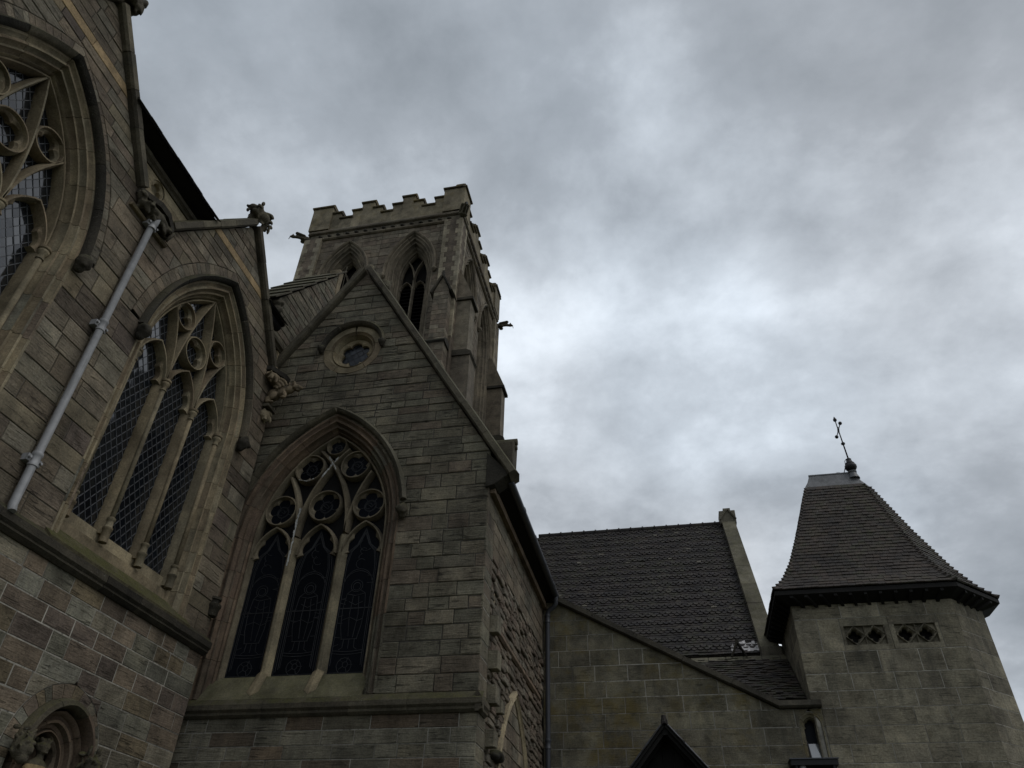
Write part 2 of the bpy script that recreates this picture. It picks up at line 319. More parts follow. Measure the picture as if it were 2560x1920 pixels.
class MB:
    def __init__(s, fr=None): s.v = []; s.f = []; s.fr = fr
    def add(s, verts, faces):
        n = len(s.v); s.v.extend(verts); s.f.extend([tuple(i+n for i in f) for f in faces])
    def pt(s, u, v, d): return s.fr(u, v, d)
    def box(s, u0, u1, v0, v1, d0, d1):
        P = s.fr or (lambda a, b, c: (a, b, c))
        vs = [P(u0, v0, d0), P(u1, v0, d0), P(u1, v1, d0), P(u0, v1, d0), P(u0, v0, d1), P(u1, v0, d1), P(u1, v1, d1), P(u0, v1, d1)]
        s.add(vs, [(3, 2, 1, 0), (4, 5, 6, 7), (0, 1, 5, 4), (1, 2, 6, 5), (2, 3, 7, 6), (3, 0, 4, 7)])
    def hexa(s, c):   # 8 points bottom ring ccw, top ring ccw
        s.add([tuple(p) for p in c], [(3, 2, 1, 0), (4, 5, 6, 7), (0, 1, 5, 4), (1, 2, 6, 5), (2, 3, 7, 6), (3, 0, 4, 7)])
    def prism(s, poly, d0, d1, bev=0.0, back=True):
        n = len(poly); P = s.fr
        if bev > 0:
            ins = inset(poly, bev)
            rings = [[P(u, v, d0) for u, v in poly], [P(u, v, d1-bev) for u, v in poly], [P(u, v, d1) for u, v in ins]]
        else:
            rings = [[P(u, v, d0) for u, v in poly], [P(u, v, d1) for u, v in poly]]
        b = len(s.v)
        for r in rings: s.v.extend(r)
        for k in range(len(rings)-1):
            for i in range(n):
                j = (i+1) % n; s.f.append((b+k*n+i, b+k*n+j, b+(k+1)*n+j, b+(k+1)*n+i))
        s.f.append(tuple(b+(len(rings)-1)*n+i for i in range(n)))
        if back: s.f.append(tuple(b+i for i in reversed(range(n))))
    def strip(s, rings, closed=True, caps=True, loop=False):
        n = len(rings[0]); b = len(s.v)
        for r in rings: s.v.extend([tuple(p) for p in r])
        m = len(rings)
        for k in range(m if loop else m-1):
            k2 = (k+1) % m
            for i in range(n if closed else n-1):
                j = (i+1) % n
                s.f.append((b+k*n+i, b+k*n+j, b+k2*n+j, b+k2*n+i))
        if caps and closed and not loop:
            s.f.append(tuple(b+i for i in reversed(range(n)))); s.f.append(tuple(b+(m-1)*n+i for i in range(n)))
    def tube(s, pts, r, n=8, caps=True):
        pts = [Vector(p) for p in pts]; rr = r if isinstance(r, (list, tuple)) else [r]*len(pts)
        rings = []; up = None
        for i, p in enumerate(pts):
            t = (pts[min(i+1, len(pts)-1)]-pts[max(i-1, 0)]).normalized()
            if up is None: up = Vector((0, 0, 1)) if abs(t.z) < 0.9 else Vector((1, 0, 0))
            a = t.cross(up).normalized(); b2 = a.cross(t).normalized(); up = b2
            rings.append([p + (a*math.cos(2*math.pi*k/n) + b2*math.sin(2*math.pi*k/n))*rr[i] for k in range(n)])
        s.strip([list(reversed(q)) for q in rings], True, caps)
    def lathe(s, c, prof, n=12, axis='z'):
        c = Vector(c); rings = []
        for r, h in prof:
            ring = []
            for k in range(n):
                a = 2*math.pi*k/n
                ring.append(c + Vector((r*math.cos(a), r*math.sin(a), h)))
            rings.append(ring)
        s.strip(rings, True, True)
    def sweep(s, path, prof, closed_prof=False, loop=False, caps=False):
        rings = []
        for (p, n) in path_normals(path, loop):
            rings.append([s.fr(p[0]+n[0]*o, p[1]+n[1]*o, d) for o, d in prof])
        s.strip(rings, closed_prof, caps, loop)
    def mesh(s, name):
        me = bpy.data.meshes.new(name); me.from_pydata(s.v, [], s.f); me.update(); return me
    def build(s, name, mat, parent=None, smooth=False, kind=None, label=None):
        o0 = origin_of(parent)
        me = bpy.data.meshes.new(name)
        if parent is not None and o0.length > 0:
            me.from_pydata([(p[0]-o0.x, p[1]-o0.y, p[2]-o0.z) for p in s.v], [], s.f)
        else: me.from_pydata([tuple(p) for p in s.v], [], s.f)
        me.update()
        if smooth is True:
            for p in me.polygons: p.use_smooth = True
        elif smooth:
            me.polygons.foreach_set('use_smooth', [True]*len(me.polygons)); me.set_sharp_from_angle(angle=smooth)
        me.materials.append(MT[mat] if isinstance(mat, str) else mat)
        o = bpy.data.objects.new(name, me); link(o, parent)
        if kind: o['kind'] = kind
        if label: o['label'] = label
        return o

def inset(poly, b):
    n = len(poly); out = []
    for i in range(n):
        p0, p1, p2 = poly[i-1], poly[i], poly[(i+1) % n]
        a = (p1[0]-p0[0], p1[1]-p0[1]); c = (p2[0]-p1[0], p2[1]-p1[1])
        la = math.hypot(*a) or 1e-9; lc = math.hypot(*c) or 1e-9
        na = (-a[1]/la, a[0]/la); nc = (-c[1]/lc, c[0]/lc)
        m = (na[0]+nc[0], na[1]+nc[1]); q = max(0.35, (1+na[0]*nc[0]+na[1]*nc[1]))
        out.append((p1[0]+m[0]/q*b, p1[1]+m[1]/q*b))
    return out
def path_normals(path, loop=False):
    n = len(path); out = []
    for i in range(n):
        a = path[i-1] if (i > 0 or loop) else None
        c = path[(i+1) % n] if (i < n-1 or loop) else None
        p = path[i]; ns = []
        for q0, q1 in ((a, p), (p, c)):
            if q0 is None or q1 is None: continue
            t = (q1[0]-q0[0], q1[1]-q0[1]); l = math.hypot(*t)
            if l < 1e-9: continue
            ns.append((-t[1]/l, t[0]/l))
        if len(ns) == 1: out.append((p, ns[0]))
        else:
            m = (ns[0][0]+ns[1][0], ns[0][1]+ns[1][1]); q = max(0.3, 1+ns[0][0]*ns[1][0]+ns[0][1]*ns[1][1])
            out.append((p, (m[0]/q, m[1]/q)))
    return out

def arch_path(uc, hw, vs, rad, v0, n=10):
    """jamb up the left, over the point, down the right (outward normal on the left)"""
    off = rad-hw; th = math.acos(max(-1, min(1, off/rad))); pts = []
    if v0 < vs-1e-6: pts.append((uc-hw, v0))
    for i in range(n+1):
        a = math.pi - th*i/n; pts.append((uc-hw+rad+rad*math.cos(a), vs+rad*math.sin(a)))
    for i in range(n-1, -1, -1):
        a = th*i/n; pts.append((uc+hw-rad+rad*math.cos(a), vs+rad*math.sin(a)))
    if v0 < vs-1e-6: pts.append((uc+hw, v0))
    return pts
def arch_hw(v, hw, vs, rad):
    if v <= vs: return hw
    q = rad*rad-(v-vs)**2
    if q <= 0: return -1
    return math.sqrt(q)-(rad-hw)
def in_arch(u, v, uc, hw, vs, rad): return abs(u-uc) < arch_hw(v, hw, vs, rad)

def foil_r(th, n, ri, rot=math.pi/2, b=0.5, a=0.5):
    best = 0
    for k in range(n):
        ph = th-(rot+2*math.pi*k/n); s2 = (b*math.sin(ph))**2
        if a*a >= s2: best = max(best, b*math.cos(ph)+math.sqrt(a*a-s2))
    return max(best, 0.25)*ri

# ------------------------------------------------------------------ masonry
def masonry(fr, parent, zs, uL, uR, mat, rng, hole=None, axis=None, w=(0.35, 0.8), core='mortar', name='wall', core_d=-0.016, thick=0.3, gap=0.006, bev=0.008, rough=0.006, indiv=True, stone_name='stone', mats=None, wall=None, limit=300, minw=0.1, jit=0.0):
    """courses of separate blocks; uL(z), uR(z): ends; hole(z) -> (l, r) or None"""
    coreb = MB(fr); stuff = MB(fr); stones = []
    for ci in range(len(zs)-1):
        z0, z1 = zs[ci], zs[ci+1]
        probe = [z0+(z1-z0)*t for t in (0, .25, .5, .75, 1)]
        hs = [hole(z) if hole else None for z in probe]
        cx_ = any(h is not None for h in hs)
        varies = max(map(uL, probe))-min(map(uL, probe)) > 1e-4 or max(map(uR, probe))-min(map(uR, probe)) > 1e-4 or (cx_ and (None in hs or max(h[0] for h in hs)-min(h[0] for h in hs) > 1e-4))
        tz = (0, .2, .4, .6, .8, 1) if varies else (0, 1)
        segs = [(uL, uR)]
        if cx_:
            def hl(z): h = hole(z); return h[0] if h else axis
            def hr(z): h = hole(z); return h[1] if h else axis
            segs = [(uL, hl), (hr, uR)]
        for sl, sr in segs:
            zz_ = [z0+(z1-z0)*t for t in tz]
            poly = [(sr(z), z) for z in zz_] + [(sl(z), z) for z in reversed(zz_)]
            if max(sr(z)-sl(z) for z in zz_) > 0.02:
                poly = [(max(u, sl(z)), z) for u, z in poly]
                eL = .02 if sl is uL else 0; eR = .02 if sr is uR else 0
                poly = [(sr(z)-eR, z) for z in zz_] + [(min(sl(z)+eL, sr(z)-eR), z) for z in reversed(zz_)]
                add_poly(coreb, poly, -thick, core_d, 0)
            a = min(sl(z) for z in zz_); b = max(sr(z) for z in zz_)
            if b-a < 0.04: continue
            cuts = [a]
            while cuts[-1] < b:
                cuts.append(cuts[-1]+rng.uniform(*w)*(0.6 if len(cuts) == 1 and ci % 2 else 1))
            if len(cuts) > 2 and b-cuts[-2] < w[0]*0.6: cuts.pop(-2)
            cuts[-1] = b
            za, zb = z0+gap, z1-gap
            zz_ = [za+(zb-za)*t for t in tz]
            for c0, c1 in zip(cuts[:-1], cuts[1:]):
                lft = [max(sl(z)+(gap if c0 > a+1e-6 or True else 0), c0+gap) for z in zz_]
                rgt = [min(sr(z)-gap, c1-gap) for z in zz_]
                if max(r-l for l, r in zip(lft, rgt)) < 0.05: continue
                poly = []
                for l, r, z in zip(lft, rgt, zz_): poly.append((r if r > l else (l+r)/2, z))
                for l, r, z in reversed(list(zip(lft, rgt, zz_))): poly.append((l if r > l else (l+r)/2, z))
                if jit: poly = [(u+rng.uniform(-jit, jit), v+rng.uniform(-jit, jit)) for u, v in poly]
                stones.append((poly, max(core_d+.003, rng.uniform(-rough, rough))))
    if wall is None:
        wall = coreb.build(name, core, parent)
    def size(sp):
        p = sp[0]; us = [q[0] for q in p]; vs_ = [q[1] for q in p]
        c = fr((min(us)+max(us))/2, (min(vs_)+max(vs_))/2, 0); q = project(c)
        if not in_frame(c): return -1
        return (max(us)-min(us))*(max(vs_)-min(vs_))/q[2]**2
    order = sorted(stones, key=size, reverse=True)
    cnt = 0
    for sp in order:
        poly, dz = sp
        if indiv and cnt < limit and size(sp) > 0:
            mb = MB(fr); add_poly(mb, poly, core_d-0.03, dz, bev)
            if mb.f:
                mb.build(stone_name, rng.choice(mats) if mats else mat, wall); cnt += 1
        else: add_poly(stuff, poly, core_d-0.03, dz, bev)
    if stuff.f: stuff.build('masonry', mat, wall, kind='stuff')
    return wall
def add_poly(mb, poly, d0, d1, bev):
    q = []
    for p in poly:
        if not q or math.hypot(p[0]-q[-1][0], p[1]-q[-1][1]) > 0.004: q.append(p)
    while len(q) > 2 and math.hypot(q[0][0]-q[-1][0], q[0][1]-q[-1][1]) <= 0.004: q.pop()
    if len(q) < 3: return
    ar = sum(q[i-1][0]*q[i][1]-q[i][0]*q[i-1][1] for i in range(len(q)))/2
    if ar < 0.0012: return
    mb.prism(q, d0, d1, bev)

def zlist(z0, z1, h, rng, var=0.12):
    n = max(1, round((z1-z0)/h)); hs = [1+rng.uniform(-var, var) for _ in range(n)]; t = sum(hs); out = [z0]
    for q in hs: out.append(out[-1]+q/t*(z1-z0))
    return out

def block_sweep(fr, path, prof, parent, name, mat, rng, step=(0.35, 0.6), gap=0.004, closed=False, mats=None, smooth=R(40)):
    """a moulding cut into its separate stones along the path"""
    # densify so that joints may fall anywhere
    cum = [0]
    for p, q in zip(path[:-1], path[1:]): cum.append(cum[-1]+math.hypot(q[0]-p[0], q[1]-p[1]))
    nrm = path_normals(path)
    def at(s):
        for i in range(len(cum)-1):
            if s <= cum[i+1]+1e-9:
                t = (s-cum[i])/max(1e-9, cum[i+1]-cum[i])
                a, b = nrm[i], nrm[i+1]
                return ((a[0][0]*(1-t)+b[0][0]*t, a[0][1]*(1-t)+b[0][1]*t), (a[1][0]*(1-t)+b[1][0]*t, a[1][1]*(1-t)+b[1][1]*t))
        return nrm[-1]
    T = cum[-1]; cuts = [0]
    while cuts[-1] < T: cuts.append(cuts[-1]+rng.uniform(*step))
    if len(cuts) > 2 and T-cuts[-2] < step[0]*0.5: cuts.pop(-2)
    cuts[-1] = T
    pr = list(prof)
    if not closed: pr = pr + [(pr[-1][0], min(d for o, d in prof)-0.02), (pr[0][0], min(d for o, d in prof)-0.02)]
    for s0, s1 in zip(cuts[:-1], cuts[1:]):
        a, b = s0+gap, s1-gap
        ss = [a]+[c for c in cum if a+0.01 < c < b-0.01]+[b]
        mb = MB(fr); rings = []
        for s_ in ss:
            p, n = at(s_); rings.append([fr(p[0]+n[0]*o, p[1]+n[1]*o, d) for o, d in pr])
        mb.strip(rings, True, True)
        mb.build(name, rng.choice(mats) if mats else mat, parent, smooth=smooth)

def bar(fr, path, wd, d0, d1, loop=False, mb=None, ch=0.3):
    """tracery bar: chamfered section"""
    h = wd/2; m = mb or MB(fr); dm = d1-(d1-d0)*0.55
    prof = [(h, d0), (h, dm), (h*ch, d1), (-h*ch, d1), (-h, dm), (-h, d0)]
    m.sweep(path, prof, True, loop, True); return m

def ring_plate(fr, c, rin, rout, t0, t1, n, d0, d1, slope=0.03, mb=None, full=False):
    m = mb or MB(fr); rings = []
    for i in range(n if full else n+1):
        t = t0+(t1-t0)*i/n; cs, sn = math.cos(t), math.sin(t); a, b = rin(t), max(rin(t)+0.004, rout(t))
        mid = a+min(0.05, (b-a)*0.5)
        rings.append([fr(c[0]+b*cs, c[1]+b*sn, d0), fr(c[0]+b*cs, c[1]+b*sn, d1), fr(c[0]+mid*cs, c[1]+mid*sn, d1), fr(c[0]+a*cs, c[1]+a*sn, d1-slope), fr(c[0]+a*cs, c[1]+a*sn, d0)])
    m.strip([list(reversed(r)) for r in rings], True, not full, full); return m

def lumps(name, blobs, mat, parent=None, voxel=0.025, smooth=True, label=None):
    """several ellipsoids fused into one carved surface. blob = (centre, radii[, rotation euler])"""
    import bmesh
    bm = bmesh.new()
    for b in blobs:
        mt = Matrix.Translation(b[0])
        if len(b) > 2: mt = mt @ Matrix.Rotation(b[2][2], 4, 'Z') @ Matrix.Rotation(b[2][1], 4, 'Y') @ Matrix.Rotation(b[2][0], 4, 'X')
        mt = mt @ Matrix.Diagonal((*b[1], 1))
        bmesh.ops.create_icosphere(bm, subdivisions=2, radius=1, matrix=mt)
    me = bpy.data.meshes.new(name); bm.to_mesh(me); bm.free()
    tmp = bpy.data.objects.new('tmp', me); COL.objects.link(tmp)
    md = tmp.modifiers.new('r', 'REMESH'); md.mode = 'VOXEL'; md.voxel_size = voxel
    dg = bpy.context.evaluated_depsgraph_get(); dg.update()
    m2 = bpy.data.meshes.new_from_object(tmp.evaluated_get(dg)); m2.name = name
    bpy.data.objects.remove(tmp); bpy.data.meshes.remove(me)
    o0 = origin_of(parent)
    m2.transform(Matrix.Translation(-o0))
    for p in m2.polygons: p.use_smooth = smooth
    m2.materials.clear(); m2.materials.append(MT[mat])
    o = bpy.data.objects.new(name, m2); link(o, parent)
    if label: o['label'] = label
    return o

def foliage_blobs(fr, u0, u1, v0, v1, d0, d1, n, r, rng):
    out = []
    for i in range(n):
        u = rng.uniform(u0, u1); v = rng.uniform(v0, v1); d = rng.uniform(d0, d1); k = rng.uniform(0.7, 1.3)*r
        out.append((fr(u, v, d), (k*rng.uniform(1.0, 1.6), k*rng.uniform(.45, .8), k*rng.uniform(.25, .5)), (rng.uniform(0, 3), rng.uniform(0, 3), rng.uniform(0, 3))))
    return out

def rake_coping(fr, a, b, th, d0, d1, parent, rng, mat='coping', seg=(0.55, 0.95), name='coping_stone', drip=0.05):
    """coping stones along the line a->b ((u, v) ends); th: thickness above the line"""
    du, dv = b[0]-a[0], b[1]-a[1]; Ln = math.hypot(du, dv); t = (du/Ln, dv/Ln); n = (-t[1], t[0])
    if n[1] < 0: n = (-n[0], -n[1])
    s = 0
    while s < Ln-1e-6:
        e_ = min(Ln, s+rng.uniform(*seg))
        if Ln-e_ < seg[0]*0.5: e_ = Ln
        g = 0.005; p0 = (a[0]+t[0]*(s+g), a[1]+t[1]*(s+g)); p1 = (a[0]+t[0]*(e_-g), a[1]+t[1]*(e_-g)); k = rng.uniform(-0.008, 0.008)
        dm = (d0+d1)/2
        prof = [(0.0+k, d0), (0.0+k, d1-drip), (0.03+k, d1), (th*0.72+k, d1), (th+k, dm), (th*0.72+k, d0)]
        mb = MB(fr)
        r0 = [fr(p0[0]+n[0]*h, p0[1]+n[1]*h, d) for h, d in prof]; r1 = [fr(p1[0]+n[0]*h, p1[1]+n[1]*h, d) for h, d in prof]
        mb.strip([r0, r1] if t[0] > 0 else [r1, r0], True, True)
        mb.build(name, mat, parent); s = e_

def string_course(fr, u0, u1, prof, parent, rng, name='string_stone', mat='dark', seg=(0.7, 1.2)):
    s = u0
    while s < u1-1e-6:
        e_ = min(u1, s+rng.uniform(*seg))
        if u1-e_ < 0.3: e_ = u1
        mb = MB(fr); k = rng.uniform(-.006, .006)
        mb.strip([[fr(s+0.003, v, d+k) for v, d in prof], [fr(e_-0.003, v, d+k) for v, d in prof]], True, True)
        mb.build(name, mat, parent); s = e_

def emit_tiles(tiles, parent, mat, name='tile', limit=300, stuff_name='roof_tiles'):
    """tiles: list of MB-like (verts, faces); the largest in the picture become parts, the rest one mesh"""
    def size(t):
        c = Vector((0, 0, 0))
        for p in t[0]: c += Vector(p)
        c /= len(t[0])
        if not in_frame(c, 10): return -1
        q = project(c); return 1/q[2]
    order = sorted(tiles, key=size, reverse=True); st = MB(); k = 0
    for t in order:
        if k < limit and size(t) > 0:
            mb = MB(); mb.add(t[0], t[1]); mb.build(name, mat, parent); k += 1
        else: st.add(t[0], t[1])
    if st.f: st.build(stuff_name, mat, parent, kind='stuff')

def tile_poly(low, up, nrm, th=0.016, lift=0.03):
    """low: list of points along the lower edge (left to right); up: (left, right) upper points"""
    n = Vector(nrm); lo = [Vector(p) for p in low]; ul, ur = Vector(up[0]), Vector(up[1])
    ring_t = [p+n*lift for p in lo]+[ur+n*(th+0.002), ul+n*(th+0.002)]
    ring_b = [p+n*(lift-th) for p in lo]+[ur+n*0.002, ul+n*0.002]
    m = len(ring_t); v = [tuple(p) for p in ring_b+ring_t]
    f = [tuple(m+i for i in range(m)), tuple(reversed(range(m)))]+[(i, (i+1) % m, m+(i+1) % m, m+i) for i in range(m)]
    return v, f

# ================================================================== GROUND
mb = MB(); s_ = 400; mb.add([(-s_, -s_, 0), (s_, -s_, 0), (s_, s_, 0), (-s_, s_, 0)], [(0, 1, 2, 3)])
tag(mb.build('ground', 'ground'), kind='structure')

# ================================================================== window kit
JAMB = [(.32, .004), (.28, .004), (.255, -.04), (.225, -.055), (.20, -.02), (.165, -.02), (.15, -.08), (.12, -.115), (.10, -.09), (.075, -.10), (.07, -.18), (.04, -.215), (.02, -.19), (0, -.22), (0, -.46)]
HOOD = [(.0, -.03), (.0, .06), (.03, .10), (.075, .135), (.115, .09), (.125, .03), (.125, -.03)]
def off(prof, o): return [(a+o, d) for a, d in prof]

def lead_lattice(fr, parent, inside, u0, u1, v0, v1, d, a, b, rng, limit, blocked=None):
    """diamond quarries: single panes plus the lead cames between them"""
    panes = []; nj = int((v1-v0)/(b/2))+2; ni = int((u1-u0)/a)+2
    for j in range(nj):
        for i in range(ni):
            u = u0+(i+(j % 2)/2)*a; v = v0+j*b/2
            if not (inside(u, v) or inside(u, v-b*.4) or inside(u-a*.4, v) or inside(u+a*.4, v)): continue
            if blocked and blocked(u, v): continue
            t = [rng.uniform(-.0024, .0024) for _ in range(3)]
            k = 0.95
            vs_ = [fr(u-a/2*k, v, d+t[0]), fr(u, v-b/2*k, d+t[1]), fr(u+a/2*k, v, d-t[0]+t[2]), fr(u, v+b/2*k, d-t[1]+t[2])]
            panes.append((v, vs_, fr(u, v, d)))
    panes.sort(key=lambda q: q[0]); st = MB(); n = 0
    for v, vs_, c in panes:
        if n < limit and in_frame(c, 0):
            m = MB(); m.add(vs_, [(0, 1, 2, 3)]); m.build('pane', 'glass', parent); n += 1
        else: st.add(vs_, [(0, 1, 2, 3)])
    if st.f: st.build('quarry_glazing', 'glass', parent, kind='stuff')
    cm = MB(fr); hw = 0.0065
    for sg in (1, -1):
        for k in range(-nj-ni, nj+ni):
            # line through (u0 + k*a, v0), direction (a/2, sg*b/2)
            run = []
            for q in range(-2*(nj+ni), 2*(nj+ni)):
                u = u0+k*a+a/2*q/2+(a/4)*0; v = v0+sg*b/2*q/2
                u += a/2
                ok = u0-a < u < u1+a and inside(u, v)
                if ok: run.append((u, v))
                if (not ok or q == 2*(nj+ni)-1) and run:
                    if len(run) > 1:
                        ph_ = rng.uniform(0, 6); am = rng.uniform(.002, .006); wob = [(p_[0]+am*math.sin(ph_+p_[1]*2.3), p_[1]) for p_ in run[::4]+([run[-1]] if (len(run)-1) % 4 else [])]
                        for p_, q_ in zip(wob[:-1], wob[1:]): seg_box(cm, p_, q_, hw*rng.uniform(.8, 1.15), d-0.004, d+0.008)
                    run = []
    cm.build('lead_came', 'came', parent, kind='stuff')
def seg_box(m, p, q, hw, d0, d1):
    t = (q[0]-p[0], q[1]-p[1]); l = math.hypot(*t)
    if l < 1e-6: return
    n = (-t[1]/l*hw, t[0]/l*hw)
    poly = [(p[0]-n[0], p[1]-n[1]), (q[0]-n[0], q[1]-n[1]), (q[0]+n[0], q[1]+n[1]), (p[0]+n[0], p[1]+n[1])]
    m.prism(poly, d0, d1)
def arc_pts(c, r, a0, a1, n=12): return [(c[0]+r*math.cos(a0+(a1-a0)*i/n), c[1]+r*math.sin(a0+(a1-a0)*i/n)) for i in range(n+1)]
def circle(c, r, n=24): return [(c[0]+r*math.cos(-2*math.pi*i/n), c[1]+r*math.sin(-2*math.pi*i/n)) for i in range(n)]
def light_head(fr, parent, uc, hw, sp, rad, d0, d1, mat, wd=0.08):
    path = arch_path(uc, hw, sp, rad, sp, 7)
    bar(fr, path, wd, d0, d1).build('light_arch', mat, parent, smooth=R(35))
    rise = math.sqrt(rad*rad-(rad-hw)**2); c = (uc, sp+rise*0.22)
    def rout(t):
        lo, hi = 0.0, 2.0
        for _ in range(24):
            m_ = (lo+hi)/2; u = c[0]+m_*math.cos(t); v = c[1]+m_*math.sin(t)
            if in_arch(u, v, uc, hw, sp, rad): lo = m_
            else: hi = m_
        return lo
    def rin(t):
        best = 0
        for ang, b_, a_ in ((math.pi/2, .34*rise, .36*rise), (R(2), .38*hw, .44*hw), (R(178), .38*hw, .44*hw)):
            ph = t-ang; s2 = (b_*math.sin(ph))**2
            if a_*a_ >= s2: best = max(best, b_*math.cos(ph)+math.sqrt(a_*a_-s2))
        return max(0.3*hw, min(best, rout(t)-0.006))
    ring_plate(fr, c, rin, rout, R(-24), R(204), 44, d0, d1-0.05, 0.03).build('cusp_plate', mat, parent, smooth=R(35))
def foil_circle(fr, parent, c, r, n, d0, d1, mat, rot=math.pi/2, wd=0.07, b=0.52, a=0.46):
    bar(fr, circle(c, r), wd, d0, d1, loop=True).build('roundel_ring', mat, parent, smooth=R(35))
    ring_plate(fr, c, lambda t: foil_r(t, n, r-wd*0.3, rot, b, a), lambda t: r, 0, 2*math.pi, 60, d0, d1-0.06, 0.035, full=True).build('foil', mat, parent, smooth=R(35))
def capital(fr, parent, u, v, d, r, mat='dress', name='capital'):
    m = MB(); m.lathe(fr(u, v, d), [(r*.75, -.14), (r*1.05, -.135), (r*1.05, -.11), (r*.8, -.10), (r*.85, -.05), (r*1.35, -.01), (r*1.45, .02), (r*1.25, .04), (r*1.6, .055), (r*1.6, .09), (r*.8, .10)], 12)
    return m.build(name, mat, parent, smooth=R(50))
def base_(fr, parent, u, v, d, r, mat='dress'):
    m = MB(); m.lathe(fr(u, v, d), [(r*1.5, -.26), (r*1.5, -.06), (r*1.75, -.05), (r*1.8, -.02), (r*1.3, .0), (r*1.15, .10), (r*1.5, .115), (r*1.5, .145), (r, .16)], 12)
    return m.build('shaft_base', mat, parent, smooth=R(50))
def label_stop(fr, parent, u, v, d, r, rng, mat='dark', voxel=0.022):
    bl = [(fr(u, v, d), (r, r, r*1.05)), (fr(u, v-r*.7, d*.7), (r*.7, r*.7, r*.9))]
    for i in range(9):
        a = rng.uniform(0, 6.28); bl.append((fr(u+math.cos(a)*r*.75, v+math.sin(a)*r*.75, d+rng.uniform(-.2, .6)*r), (r*rng.uniform(.25, .45),)*3))
    return lumps('label_stop', bl, mat, parent, voxel)

# ================================================================== GABLED AISLE (left)
rg = random.Random(11)
XA = -8.13; SA = Side(XA)
aisle = thing('gabled_aisle', 'pinkish stone church aisle with two tall gables and three-light windows, nearest wall at the left', 'church aisle', (XA, 6.86, 0))
SPR, HW, RAD = 9.585, 1.35, 2.916
AX = (4.37, 9.33); BND = ((1.9, 6.86), (6.86, 11.8))
# lower wall with the niche opening
NU, NS, NH, NR = 9.17, 3.50, 0.70, 0.75
def nhole(z):
    if z < 2.2: return None
    h = arch_hw(z, NH+.19, NS, NR+.19)
    return (NU-h, NU+h) if h > 0 else None
wl = masonry(SA, aisle, zlist(2.2, 5.70, 0.27, rg, .1), lambda z: 1.9, lambda z: 11.8, 'aisle', rg, nhole, NU, w=(.32, .78), core_d=-.005, rough=.004, gap=.006)
masonry(SA, aisle, zlist(0.0, 2.2, 0.28, rg), lambda z: 1.9, lambda z: 11.8, 'aisle', rg, indiv=False, name='wall_base')
